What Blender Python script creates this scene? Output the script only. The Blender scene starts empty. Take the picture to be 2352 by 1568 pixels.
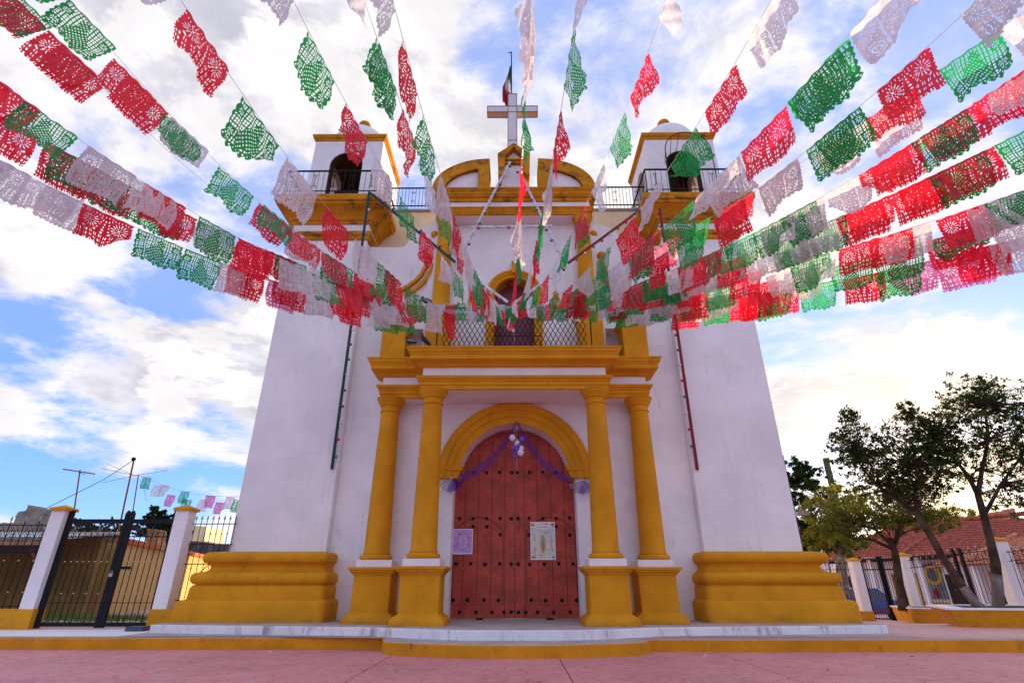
import bpy, bmesh, math, random
import numpy as np
from mathutils import Vector, Matrix
from mathutils.geometry import tessellate_polygon
R = math.radians
rnd = random.Random(7)
sc = bpy.context.scene
col = sc.collection

# ------------------------------------------------------------------ camera
PITCH, YAW = 24.3, 0.4
FPX = 1230.0                         # focal length in pixels of a 2352 px wide picture
CAM = Vector((.027, 0, .951))
cd = bpy.data.cameras.new('camera'); cam = bpy.data.objects.new('camera', cd); col.objects.link(cam)
cam.location = CAM; cam.rotation_euler = (R(90 + PITCH), 0, R(YAW))
cd.sensor_width = 36; cd.lens = 36 * FPX / 2352; cd.clip_start = .05; cd.clip_end = 3000
sc.camera = cam
# ------------------------------------------------------------------ light
SUN_AZ, SUN_EL = 38.0, 5.6           # azimuth to the right of +Y, behind the church
sd = bpy.data.lights.new('sun', 'SUN'); sun = bpy.data.objects.new('sun', sd); col.objects.link(sun)
sd.energy = 3.6; sd.color = (1, .74, .42); sd.angle = R(.8)
sv = Vector((math.sin(R(SUN_AZ)) * math.cos(R(SUN_EL)), math.cos(R(SUN_AZ)) * math.cos(R(SUN_EL)), math.sin(R(SUN_EL))))
sun.rotation_euler = sv.to_track_quat('Z', 'Y').to_euler(); sun.location = (0, 0, 40)
w = bpy.data.worlds.new('World'); sc.world = w; w.use_nodes = True
sc.view_settings.view_transform = 'Standard'; sc.view_settings.look = 'None'
sc.view_settings.gamma = 1; sc.view_settings.exposure = 1.12; sc.view_settings.use_curve_mapping = False


class NT:
    def __init__(s, nt): s.nt = nt; s.n = nt.nodes; s.l = nt.links
    def a(s, t, **k):
        n = s.n.new(t)
        for q, v in k.items(): setattr(n, q, v)
        return n
    def c(s, a, b): s.l.new(a, b)
    def m(s, op, a, b=None, cl=False):
        n = s.a('ShaderNodeMath', operation=op); n.use_clamp = cl
        for i, v in enumerate((a, b)):
            if v is None: continue
            if isinstance(v, (int, float)): n.inputs[i].default_value = v
            else: s.c(v, n.inputs[i])
        return n.outputs[0]
    def mix(s, f, a, b, bt='MIX'):
        n = s.a('ShaderNodeMix', data_type='RGBA', blend_type=bt)
        for i, v in ((0, f), (6, a), (7, b)):
            if isinstance(v, (int, float)): n.inputs[i].default_value = v
            elif isinstance(v, (tuple, list)): n.inputs[i].default_value = tuple(v) + ((1,) if len(v) == 3 else ())
            else: s.c(v, n.inputs[i])
        return n.outputs[2]
    def noise(s, vec, scale, detail=4, rough=.55, dist=0):
        n = s.a('ShaderNodeTexNoise'); n.inputs['Scale'].default_value = scale; n.inputs['Detail'].default_value = detail
        n.inputs['Roughness'].default_value = rough; n.inputs['Distortion'].default_value = dist
        if vec is not None: s.c(vec, n.inputs['Vector'])
        return n.outputs[0]
    def ramp(s, f, stops):
        n = s.a('ShaderNodeValToRGB'); e = n.color_ramp.elements
        while len(e) < len(stops): e.new(.5)
        for i, (p, c) in enumerate(stops):
            e[i].position = p
            e[i].color = (c, c, c, 1) if isinstance(c, (int, float)) else tuple(c) + (1,)
        s.c(f, n.inputs[0]); return n.outputs[0]
    def maprange(s, v, a, b, c=0, d=1):
        n = s.a('ShaderNodeMapRange'); n.interpolation_type = 'SMOOTHSTEP'
        s.c(v, n.inputs[0])
        for i, q in enumerate((a, b, c, d)): n.inputs[i + 1].default_value = q
        return n.outputs[0]
    def scalev(s, vec, sx, sy, sz, loc=(0, 0, 0)):
        n = s.a('ShaderNodeMapping'); n.inputs['Scale'].default_value = (sx, sy, sz); n.inputs['Location'].default_value = loc
        s.c(vec, n.inputs['Vector']); return n.outputs[0]


# world: clear sky of the right sun height, with procedural cloud sheets laid out on planes overhead
T = NT(w.node_tree)
for n in list(T.n): T.n.remove(n)
out = T.a('ShaderNodeOutputWorld'); bg = T.a('ShaderNodeBackground'); bg.inputs[1].default_value = .1
sky = T.a('ShaderNodeTexSky'); sky.sky_type = 'NISHITA'; sky.sun_disc = False
sky.sun_elevation = R(SUN_EL); sky.sun_rotation = R(SUN_AZ); sky.altitude = 2100; sky.air_density = 1.0; sky.dust_density = 1.2; sky.ozone_density = 2.5
tc = T.a('ShaderNodeTexCoord'); sep = T.a('ShaderNodeSeparateXYZ'); T.c(tc.outputs['Generated'], sep.inputs[0])
X_, Y_, Z_ = sep.outputs
den = T.m('ADD', T.m('MAXIMUM', Z_, 0.0), .10)
cx_ = T.m('DIVIDE', X_, den); cy_ = T.m('DIVIDE', Y_, den)
cv = T.a('ShaderNodeCombineXYZ'); T.c(cx_, cv.inputs[0]); T.c(cy_, cv.inputs[1])
P = cv.outputs[0]
D_ = tc.outputs['Generated']
big = T.noise(T.scalev(P, 1, 1.1, 1, (3.1, 1.7, 0)), .75, 3, .5, .3)
med = T.noise(T.scalev(P, 1, 1.1, 1, (7.3, 2.2, 5)), 2.3, 9, .60, .25)
fine = T.noise(T.scalev(P, 1.2, 1.5, 1, (1.3, 4.2, 9)), 3.4, 9, .66, .5)
dense_hi = T.m('ADD', T.m('ADD', T.m('MULTIPLY', big, .42), T.m('MULTIPLY', med, .62)), T.m('MULTIPLY', fine, .16))
dense_hi = T.m('ADD', dense_hi, .018)
lowv = T.scalev(D_, 1, 1, 2.6, (.35, .8, 0.15))
lb = T.noise(lowv, 1.9, 3, .5, .2); lm = T.noise(T.scalev(D_, 1, 1, 2.5, (2.35, 1.1, 3)), 4.0, 10, .60, .15)
dense_lo = T.m('ADD', T.m('ADD', T.m('MULTIPLY', lb, .50), T.m('MULTIPLY', lm, .72)), .012)
up_ = T.maprange(Z_, .34, .62)
dmix = T.a('ShaderNodeMix'); T.c(up_, dmix.inputs[0]); T.c(dense_lo, dmix.inputs[2]); T.c(dense_hi, dmix.inputs[3]); dens = dmix.outputs[0]
hi = T.maprange(Z_, .12, .62)
mask = T.maprange(dens, .56, .66)
thick = T.maprange(dens, .60, .76)
dt = T.a('ShaderNodeVectorMath', operation='DOT_PRODUCT'); T.c(D_, dt.inputs[0]); dt.inputs[1].default_value = sv
toward = T.maprange(dt.outputs['Value'], .1, 1.0)
glow = T.m('POWER', T.m('MAXIMUM', dt.outputs['Value'], 0.0), 60.0)
halo = T.m('POWER', T.m('MAXIMUM', dt.outputs['Value'], 0.0), 5.0)
# the side of each cloud turned from the sun is in its own shade: compare with the density a little towards the sun
lm2 = T.noise(T.scalev(D_, 1, 1, 2.5, (2.35 + .045, 1.1 + .05, 3 + .06)), 4.0, 7, .60, .15)
med2 = T.noise(T.scalev(P, 1, 1.1, 1, (7.3 + .06, 2.2 + .07, 5)), 2.3, 7, .60, .25)
rim = T.a('ShaderNodeMix'); T.c(up_, rim.inputs[0]); T.c(T.m('SUBTRACT', lm2, lm), rim.inputs[2]); T.c(T.m('SUBTRACT', med2, med), rim.inputs[3])
selfsh = T.maprange(rim.outputs[0], -.035, .045)
cl = T.mix(toward, (4.25, 4.15, 4.5), (4.6, 4.45, 4.55))
bil = T.m('ADD', T.m('MULTIPLY', T.maprange(T.noise(T.scalev(D_, 1, 1, 1.8, (5, 2, 1)), 7.0, 9, .62, .2), .30, .70), .34), .80)
cl = T.mix(1.0, cl, bil, 'MULTIPLY')
cl = T.mix(T.m('MULTIPLY', T.m('MULTIPLY', thick, selfsh), .8), cl, (2.5, 2.5, 3.0))
cl = T.mix(T.m('MULTIPLY', T.m('SUBTRACT', 1.0, selfsh), .45), cl, (5.3, 5.1, 4.95))
blue = T.mix(1.0, sky.outputs[0], (.9, .95, 1.25), 'MULTIPLY')
blue = T.mix(1.0, blue, (.62, 1.15, 2.7), 'ADD')
veil = T.m('ADD', T.m('MULTIPLY', hi, .30), T.m('MULTIPLY', T.m('MULTIPLY', T.maprange(fine, .35, .75), up_), .35))
blue = T.mix(veil, blue, (3.7, 3.8, 4.9))
skyc = T.mix(mask, blue, cl)
skyc = T.mix(T.m('MULTIPLY', halo, .14), skyc, (5.0, 4.8, 4.75))
skyc = T.mix(T.m('MULTIPLY', glow, .8), skyc, (11.0, 8.4, 5.6))
hz = T.maprange(Z_, 0.0, .09, .5, 0)
skyc = T.mix(hz, skyc, (4.7, 4.6, 4.9))
T.c(skyc, bg.inputs[0]); T.c(bg.outputs[0], out.inputs[0])

# ------------------------------------------------------------------ projection helper: which point of the plane y=Y shows at pixel (x, y)
_r = Vector((math.cos(R(YAW)), math.sin(R(YAW)), 0)); _f0 = Vector((-math.sin(R(YAW)), math.cos(R(YAW)), 0)); _z = Vector((0, 0, 1))
_fw = _f0 * math.cos(R(PITCH)) + _z * math.sin(R(PITCH)); _up = -_f0 * math.sin(R(PITCH)) + _z * math.cos(R(PITCH))
def at(x, y, Y):
    d = _fw + _r * ((x - 1176) / FPX) - _up * ((y - 784) / FPX)
    return CAM + d * (Y / d.y)

# ------------------------------------------------------------------ materials
def mat(name, colr, rough=.8, var=.12, vscale=3.0, bump=.15, bscale=40, spec=.3, metal=0, stain=None, trans=0, extra=None):
    m = bpy.data.materials.new(name); m.use_nodes = True; t = NT(m.node_tree)
    b = t.n['Principled BSDF']; b.inputs['Roughness'].default_value = rough; b.inputs['Metallic'].default_value = metal
    b.inputs['Specular IOR Level'].default_value = spec
    tcn = t.a('ShaderNodeTexCoord'); ge = t.a('ShaderNodeNewGeometry'); Pv = ge.outputs['Position']
    c = None
    n1 = t.noise(Pv, vscale, 6, .6)
    dk = tuple(v * (1 - var * 1.6) for v in colr); lt = tuple(min(1, v * (1 + var * .6)) for v in colr)
    c = t.mix(t.maprange(n1, .3, .7), dk, lt)
    n3 = t.noise(Pv, vscale * 11, 4, .6)
    c = t.mix(t.m('MULTIPLY', t.maprange(n3, .35, .75), var * .9), c, tuple(v * .55 for v in colr))
    if stain:
        scol, lo, hi_, sxyz, ss = stain
        n2 = t.noise(t.scalev(Pv, *sxyz), ss, 7, .65, .2)
        c = t.mix(t.maprange(n2, lo, hi_, 0, .75), c, scol)
    if extra: c = extra(t, Pv, c)
    t.c(c, b.inputs['Base Color'])
    if bump:
        bn = t.a('ShaderNodeBump'); bn.inputs['Strength'].default_value = bump; bn.inputs['Distance'].default_value = .02
        nb = t.m('ADD', t.noise(Pv, bscale, 5, .6), t.m('MULTIPLY', t.noise(Pv, bscale * .12, 3, .5), 2.0))
        t.c(nb, bn.inputs['Height']); t.c(bn.outputs[0], b.inputs['Normal'])
    return m

def weather_low(t, Pv, c):     # damp grime patches creeping up from the pavement and under ledges
    s = t.a('ShaderNodeSeparateXYZ'); t.c(Pv, s.inputs[0])
    n = t.noise(t.scalev(Pv, 1, 1, 2.2), 3.5, 7, .7)
    lowm = t.maprange(s.outputs[2], .30, .52, 1, 0)
    f = t.m('MULTIPLY', lowm, t.maprange(n, .44, .74, 0, .6))
    return t.mix(f, c, (.22, .13, .06))
def plaster_marks(t, Pv, c):
    n = t.noise(t.scalev(Pv, 2.2, 2.2, .55), 2.3, 9, .75, .4)
    c = t.mix(t.maprange(n, .56, .76, 0, .50), c, (.45, .42, .45))
    dr_ = t.noise(t.scalev(Pv, 5.5, 5.5, .30), 1.6, 6, .6, .1)
    c = t.mix(t.m('MULTIPLY', t.maprange(dr_, .56, .70, 0, .30), t.maprange(t.noise(Pv, .5, 2), .4, .6)), c, (.45, .42, .44))
    n2 = t.noise(t.scalev(Pv, .5, .5, 9), 1.2, 4, .5, .5)          # faint horizontal trowel bands
    c = t.mix(t.maprange(n2, .55, .75, 0, .10), c, (.55, .52, .55))
    vz = t.a('ShaderNodeTexVoronoi'); vz.feature = 'F1'; vz.inputs['Scale'].default_value = 2.6; t.c(Pv, vz.inputs['Vector'])
    return t.mix(t.maprange(vz.outputs['Distance'], .012, .022, .55, 0), c, (.25, .22, .22))
M = {}
M['plaster'] = mat('white_plaster', (.89, .85, .865), .85, .07, .8, .30, 22, .2, extra=plaster_marks)
M['white'] = mat('white_paint', (.86, .82, .85), .8, .05, 3, .2, 30, .2, stain=((.42, .38, .38), .62, .8, (1, 1, 1), 5))
M['kerbwhite'] = mat('whitewashed_step', (.84, .80, .83), .8, .06, 3, .3, 30, .2, stain=((.20, .18, .19), .50, .72, (2.2, 1, .55), 2.8))
M['kerbtop'] = mat('step_top', (.50, .42, .42), .8, .12, 2, .3, 30, .2, stain=((.25, .2, .2), .5, .8, (1, 1, 1), 3))
M['ochre'] = mat('ochre_paint', (.70, .30, .013), .8, .09, 1.7, .32, 26, .15, stain=((.46, .165, .010), .50, .80, (1.4, 1.4, .7), 2.0), extra=weather_low)
M['ochre_old'] = mat('weathered_ochre_paint', (.66, .27, .016), .85, .16, 2, .45, 24, .12, stain=((.10, .055, .03), .50, .66, (1, 1, 1.6), 2.8))
M['kerb'] = mat('ochre_kerb', (.68, .28, .012), .8, .12, 2.4, .4, 24, .2, stain=((.13, .06, .03), .56, .76, (1.6, 1.6, .8), 2.4))
M['cream'] = mat('cream_wall', (.80, .66, .42), .85, .06, 2, .2, 24, .2)
M['door'] = mat('red_door_paint', (.46, .055, .030), .42, .22, 4, .5, 30, .35, stain=((.25, .02, .014), .55, .68, (1, 1, .7), 5.5))
M['purple'] = mat('maroon_wood', (.20, .045, .075), .5, .15, 3, .2, 40, .4)
M['iron'] = mat('black_iron', (.010, .010, .013), .6, .1, 5, .1, 60, .18)
M['ironfar'] = mat('dark_iron', (.03, .03, .035), .6, .1, 5, 0)
M['brass'] = mat('brass_knot', (.55, .42, .2), .45, .1, 5, 0, metal=.6)
M['belfry_shade'] = mat('shaded_ochre', (.07, .035, .012), .9, .3, 3, .2)  # ochre darkened to carry the shade inside the belfries
M['dark'] = mat('dark_interior', (.02, .013, .01), .9, .2, 2, 0)
M['green_bar'] = mat('green_painted_wood', (.012, .06, .065), .6, .15, 6, .1)
M['red_bar'] = mat('red_painted_wood', (.23, .012, .03), .6, .15, 6, .1)
M['white_bar'] = mat('white_painted_wood', (.70, .68, .74), .6, .2, 9, .1, stain=((.2, .2, .3), .5, .7, (1, 1, 1), 14))
M['bulb_red'] = mat('red_bulb', (.50, .01, .03), .25, .1, 5, 0, spec=.6)
M['bulb_green'] = mat('green_bulb', (.01, .22, .14), .25, .1, 5, 0, spec=.6)
M['bulb_white'] = mat('white_bulb', (.75, .70, .72), .25, .1, 5, 0, spec=.6)
M['stone'] = mat('grey_stone', (.33, .28, .25), .9, .35, 1.5, .8, 8, .2)
M['yellow_house'] = mat('yellow_house_wall', (.66, .46, .17), .9, .08, 1.2, .2, 20, .1, stain=((.33, .25, .14), .6, .8, (1, 1, .5), 1.4))
M['olive'] = mat('olive_shed_wall', (.30, .20, .07), .9, .2, 1.2, .2, 20, .1)
M['terracotta'] = mat('terracotta_trim', (.60, .14, .045), .8, .15, 3, .2, 30, .2)
M['wood'] = mat('pale_wood', (.50, .27, .13), .8, .25, 5, .2, 30, .2)
M['rust'] = mat('rusty_steel', (.38, .09, .03), .8, .2, 6, .1, 30, .2)
M['tin'] = mat('tin_sheet', (.45, .45, .46), .5, .3, 2, .1, 20, .4, metal=.3)
M['tile'] = mat('roof_tile', (.44, .105, .07), .85, .35, 5, .3, 20, .2, stain=((.11, .055, .05), .5, .7, (1, 1, 1), 4))
M['tile_light'] = mat('orange_roof_tile', (.62, .23, .14), .85, .3, 5, .3, 20, .2, stain=((.22, .1, .08), .54, .74, (1, 1, 1), 4))
M['bark'] = mat('bark', (.085, .055, .04), .95, .4, 4, .9, 14, .1)
M['limed'] = mat('limed_bark', (.30, .24, .22), .95, .3, 6, .8, 14, .1, stain=((.12, .08, .06), .42, .62, (1, 1, .5), 5))
M['soil'] = mat('soil', (.07, .05, .035), .95, .3, 5, .8, 12, .1)
M['darkwood'] = mat('dark_wood_door', (.045, .022, .014), .55, .3, 3, .2, 20, .3)
M['carblue'] = mat('blue_car_paint', (.03, .08, .30), .25, .05, 3, 0, spec=.6)
M['carpurple'] = mat('purple_car_paint', (.12, .02, .10), .25, .05, 3, 0, spec=.6)
M['glass'] = mat('car_glass', (.06, .09, .13), .08, .05, 3, 0, spec=.8)
M['rubber'] = mat('rubber', (.02, .02, .02), .8, .1, 3, 0)
M['bronze'] = mat('bronze_bell', (.10, .10, .12), .35, .2, 4, .05, spec=.5, metal=.7)
M['pigeon'] = mat('pigeon_feathers', (.045, .045, .06), .7, .4, 25, .1)
M['pigeon_light'] = mat('pigeon_wing', (.28, .28, .32), .7, .3, 25, .1)
M['beak'] = mat('pigeon_beak', (.2, .12, .08), .6, .1, 5, 0)
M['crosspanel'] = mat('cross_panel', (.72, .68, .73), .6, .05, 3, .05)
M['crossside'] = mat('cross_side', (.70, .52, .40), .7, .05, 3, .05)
M['crossedge'] = mat('cross_edge', (.30, .13, .04), .6, .1, 5, 0)
M['balwhite'] = mat('white_balloon', (.70, .70, .78), .28, .03, 5, 0, spec=.6)
M['balpurple'] = mat('purple_balloon', (.16, .06, .55), .28, .03, 5, 0, spec=.6)
M['foil'] = mat('silver_ribbon', (.8, .8, .82), .25, .1, 9, 0, metal=.8)
M['grass'] = mat('grass_blades', (.12, .26, .03), .8, .4, 5, 0)
M['concrete'] = mat('pale_concrete', (.36, .33, .31), .9, .15, 2, .4, 18, .2)
M['bluegrey'] = mat('blue_grey_box', (.06, .09, .14), .6, .2, 5, .1)

def paving(name, base, crackscale=1.0, joints=False):
    m = bpy.data.materials.new(name); m.use_nodes = True; t = NT(m.node_tree); b = t.n['Principled BSDF']
    b.inputs['Roughness'].default_value = .62; b.inputs['Specular IOR Level'].default_value = .35
    ge = t.a('ShaderNodeNewGeometry'); Pv = ge.outputs['Position']
    n1 = t.noise(Pv, .9, 7, .6, .5); n2 = t.noise(Pv, 5.5, 8, .7, .3)
    c = t.mix(t.maprange(n1, .3, .7), tuple(v * .86 for v in base), tuple(min(1, v * 1.08) for v in base))
    c = t.mix(t.maprange(n2, .45, .7, 0, .55), c, (.62, .40, .40))
    c = t.mix(t.maprange(t.noise(Pv, 2.4, 8, .75), .56, .74, 0, .5), c, (.30, .10, .12))
    wv = t.a('ShaderNodeVectorMath', operation='ADD'); t.c(Pv, wv.inputs[0])
    ns = t.a('ShaderNodeTexNoise'); ns.inputs['Scale'].default_value = 2.2; ns.inputs['Detail'].default_value = 5; t.c(Pv, ns.inputs['Vector'])
    sc2 = t.a('ShaderNodeVectorMath', operation='SCALE'); t.c(ns.outputs['Color'], sc2.inputs[0]); sc2.inputs['Scale'].default_value = .55; t.c(sc2.outputs[0], wv.inputs[1])
    vo = t.a('ShaderNodeTexVoronoi'); vo.feature = 'DISTANCE_TO_EDGE'; vo.inputs['Scale'].default_value = 4.3 * crackscale; t.c(wv.outputs[0], vo.inputs['Vector'])
    ck = t.maprange(vo.outputs['Distance'], 0.0, .022, 1, 0)
    brk = t.maprange(t.noise(Pv, 3.0, 5, .7), .42, .58)
    ckm = t.m('MULTIPLY', ck, brk)
    c = t.mix(t.m('MULTIPLY', ckm, .9), c, (.13, .035, .045))
    t.c(c, b.inputs['Base Color'])
    bn = t.a('ShaderNodeBump'); bn.inputs['Strength'].default_value = .5; bn.inputs['Distance'].default_value = .02
    h = t.m('SUBTRACT', t.m('MULTIPLY', n2, 1.0), t.m('MULTIPLY', ck, .7))
    t.c(h, bn.inputs['Height']); t.c(bn.outputs[0], b.inputs['Normal']); return m
M['paving'] = paving('pink_stamped_concrete', (.66, .25, .27))
M['terrace'] = paving('pale_pink_terrace', (.62, .34, .34), 1.5)
M['asphalt'] = mat('grey_ground', (.20, .17, .16), .9, .2, 1, .3, 10, .2)

def paper(name, colr, tr, see=.12, clear=0):
    m = bpy.data.materials.new(name); m.use_nodes = True; t = NT(m.node_tree)
    for n in list(t.n): t.n.remove(n)
    o = t.a('ShaderNodeOutputMaterial'); d = t.a('ShaderNodeBsdfDiffuse'); l = t.a('ShaderNodeBsdfTranslucent'); g = t.a('ShaderNodeBsdfGlossy'); x = t.a('ShaderNodeBsdfTransparent')
    oi = t.a('ShaderNodeObjectInfo')
    v = t.m('ADD', t.m('MULTIPLY', oi.outputs['Random'], .30), .85)
    ge = t.a('ShaderNodeNewGeometry'); nz = t.noise(ge.outputs['Position'], 14, 3, .6)
    v = t.m('MULTIPLY', v, t.maprange(nz, .2, .8, .8, 1.12))
    cc = t.mix(1.0, colr, v, 'MULTIPLY'); ct = t.mix(1.0, tr, v, 'MULTIPLY')
    t.c(cc, d.inputs[0]); t.c(ct, l.inputs[0]); g.inputs['Roughness'].default_value = .35
    x.inputs[0].default_value = tuple(min(1, .04 + .96 * (q + (1 - q) * clear)) for q in tr) + (1,)
    a = t.a('ShaderNodeMixShader'); a.inputs[0].default_value = .5; t.c(d.outputs[0], a.inputs[1]); t.c(l.outputs[0], a.inputs[2])
    b = t.a('ShaderNodeMixShader'); b.inputs[0].default_value = .05; t.c(a.outputs[0], b.inputs[1]); t.c(g.outputs[0], b.inputs[2])
    e = t.a('ShaderNodeMixShader'); e.inputs[0].default_value = see; t.c(b.outputs[0], e.inputs[1]); t.c(x.outputs[0], e.inputs[2])
    t.c(e.outputs[0], o.inputs[0]); return m
M['p_red'] = paper('red_tissue', (.86, .008, .045), (1.0, .012, .06), .10)
M['p_green'] = paper('green_tissue', (.004, .30, .065), (.005, .50, .09), .10)
M['p_white'] = paper('white_tissue', (.84, .80, .86), (.80, .76, .84), .10)
M['p_pink'] = paper('pink_tissue', (.85, .12, .40), (.9, .2, .5), .14)
M['tulle_p'] = paper('purple_tulle', (.25, .10, .66), (.30, .14, .80), .62, .62)
M['tulle_w'] = paper('white_tulle', (.60, .58, .72), (.6, .58, .72), .45, .6)

def leafmat(name, c0, c1, tr):
    m = bpy.data.materials.new(name); m.use_nodes = True; t = NT(m.node_tree)
    for n in list(t.n): t.n.remove(n)
    o = t.a('ShaderNodeOutputMaterial'); d = t.a('ShaderNodeBsdfDiffuse'); l = t.a('ShaderNodeBsdfTranslucent')
    ge = t.a('ShaderNodeNewGeometry'); n = t.noise(ge.outputs['Position'], 2.2, 4, .7)
    c = t.mix(t.maprange(n, .35, .65), c0, c1); t.c(c, d.inputs[0]); t.c(t.mix(1.0, c, tr, 'MULTIPLY'), l.inputs[0])
    a = t.a('ShaderNodeMixShader'); a.inputs[0].default_value = .45; t.c(d.outputs[0], a.inputs[1]); t.c(l.outputs[0], a.inputs[2]); t.c(a.outputs[0], o.inputs[0]); return m
M['leaf_dark'] = leafmat('dark_leaves', (.018, .030, .014), (.05, .075, .025), (1.6, 1.6, .9))
M['leaf_warm'] = leafmat('warm_leaves', (.05, .075, .02), (.13, .13, .04), (1.8, 1.5, .7))
M['leaf_bright'] = leafmat('bright_leaves', (.10, .15, .025), (.24, .22, .05), (2, 1.8, .8))

# ------------------------------------------------------------------ object helpers
def tag(o, label=None, cat=None, group=None, kind=None):
    if label: o['label'] = label
    if cat: o['category'] = cat
    if group: o['group'] = group
    if kind: o['kind'] = kind
    return o
def thing(name, label, cat, loc=(0, 0, 0), group=None):
    o = bpy.data.objects.new(name, None); col.objects.link(o); o.location = loc; o.empty_display_size = .2
    return tag(o, label, cat, group)
bpy.context.view_layer.update()
def link(name, me, m=None, parent=None, loc=None):
    o = bpy.data.objects.new(name, me); col.objects.link(o)
    if m is not None and not me.materials:
        for q in (m if isinstance(m, (list, tuple)) else [m]): me.materials.append(q)
    if loc is not None: o.location = loc
    if parent is not None:
        o.parent = parent
        # geometry is written in world coordinates unless loc is given: undo the parents' offsets
        if loc is None:
            p = parent; off = Vector((0, 0, 0))
            while p is not None: off += Vector(p.location); p = p.parent
            o.location = -off
    return o

class MB:
    def __init__(s): s.v = []; s.f = []; s.mi = []; s.k = 0
    def add(s, vs, fs):
        b = len(s.v); s.v += [tuple(v) for v in vs]; s.f += [tuple(b + i for i in f) for f in fs]; s.mi += [s.k] * len(fs); return s
    def box(s, x0, x1, y0, y1, z0, z1):
        return s.add([(x0, y0, z0), (x1, y0, z0), (x1, y1, z0), (x0, y1, z0), (x0, y0, z1), (x1, y0, z1), (x1, y1, z1), (x0, y1, z1)],
                     [(0, 3, 2, 1), (4, 5, 6, 7), (0, 1, 5, 4), (1, 2, 6, 5), (2, 3, 7, 6), (3, 0, 4, 7)])
    def tube(s, pts, r, n=6, caps=True):
        pts = [Vector(p) for p in pts]; rs = r if isinstance(r, (list, tuple)) else [r] * len(pts); rings = []
        for i, p in enumerate(pts):
            t = (pts[min(i + 1, len(pts) - 1)] - pts[max(i - 1, 0)]).normalized()
            a = t.cross(Vector((0, 1, 0)) if abs(t.y) < .9 else Vector((1, 0, 0))).normalized(); b = t.cross(a)
            rings.append([p + (a * math.cos(q) + b * math.sin(q)) * rs[i] for q in [2 * math.pi * j / n for j in range(n)]])
        vs = [v for r_ in rings for v in r_]; fs = []
        for i in range(len(rings) - 1):
            for j in range(n):
                k = (j + 1) % n; fs.append((i * n + j, i * n + k, (i + 1) * n + k, (i + 1) * n + j))
        if caps: fs += [tuple(range(n))[::-1], tuple((len(rings) - 1) * n + j for j in range(n))]
        return s.add(vs, fs)
    def bar(s, a, b, w_, d_):            # square-section bar from a to b
        a, b = Vector(a), Vector(b); t = (b - a).normalized(); u = t.cross(Vector((0, 1, 0)) if abs(t.y) < .9 else Vector((1, 0, 0))).normalized(); v = t.cross(u)
        vs = [p + u * (sx * w_ / 2) + v * (sy * d_ / 2) for p in (a, b) for sx, sy in ((-1, -1), (1, -1), (1, 1), (-1, 1))]
        return s.add(vs, [(0, 1, 2, 3)[::-1], (4, 5, 6, 7), (0, 1, 5, 4), (1, 2, 6, 5), (2, 3, 7, 6), (3, 0, 4, 7)])
    def lathe(s, cx, cy, prof, n=28):    # prof: (r, z)
        vs = []; fs = []
        for r, z in prof: vs += [(cx + r * math.cos(2 * math.pi * j / n), cy + r * math.sin(2 * math.pi * j / n), z) for j in range(n)]
        for i in range(len(prof) - 1):
            for j in range(n): k = (j + 1) % n; fs.append((i * n + j, i * n + k, (i + 1) * n + k, (i + 1) * n + j))
        fs += [tuple(range(n))[::-1], tuple((len(prof) - 1) * n + j for j in range(n))]
        return s.add(vs, fs)
    def ball(s, c, r, n=12, sq=(1, 1, 1)):
        m_ = n // 2; vs = []; fs = []
        for i in range(m_ + 1):
            ph = math.pi * i / m_
            vs += [(c[0] + r * sq[0] * math.sin(ph) * math.cos(2 * math.pi * j / n), c[1] + r * sq[1] * math.sin(ph) * math.sin(2 * math.pi * j / n), c[2] + r * sq[2] * math.cos(ph)) for j in range(n)]
        for i in range(m_):
            for j in range(n): k = (j + 1) % n; fs.append((i * n + j, (i + 1) * n + j, (i + 1) * n + k, i * n + k))
        return s.add(vs, fs)
    def prism(s, poly, y0, y1, axis='y'):   # polygon in XZ extruded along y (or in YZ along x, or XY along z)
        n = len(poly); ex = {'y': lambda p, q: (p[0], q, p[1]), 'x': lambda p, q: (q, p[0], p[1]), 'z': lambda p, q: (p[0], p[1], q)}[axis]
        vs = [ex(p, y0) for p in poly] + [ex(p, y1) for p in poly]
        tr = tessellate_polygon([[Vector((p[0], p[1], 0)) for p in poly]])
        fs = [tuple(t_) for t_ in tr] + [tuple(n + i for i in t_)[::-1] for t_ in tr] + [(i, (i + 1) % n, n + (i + 1) % n, n + i) for i in range(n)]
        return s.add(vs, fs)
    def build(s, name, m, parent=None, smooth=False, fix=True, **tg):
        me = bpy.data.meshes.new(name); me.from_pydata(s.v, [], s.f)
        for q in (m if isinstance(m, (list, tuple)) else [m]): me.materials.append(q)
        if isinstance(m, (list, tuple)): me.polygons.foreach_set('material_index', s.mi)
        if fix:
            bm = bmesh.new(); bm.from_mesh(me); bmesh.ops.remove_doubles(bm, verts=bm.verts, dist=1e-5); bmesh.ops.recalc_face_normals(bm, faces=bm.faces); bm.to_mesh(me); bm.free()
        if smooth:
            me.polygons.foreach_set('use_smooth', [True] * len(me.polygons))
            me.set_sharp_from_angle(angle=R(smooth if smooth is not True else 40))
        me.update()
        o = link(name, me, None, parent); tag(o, **tg); return o

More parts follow.
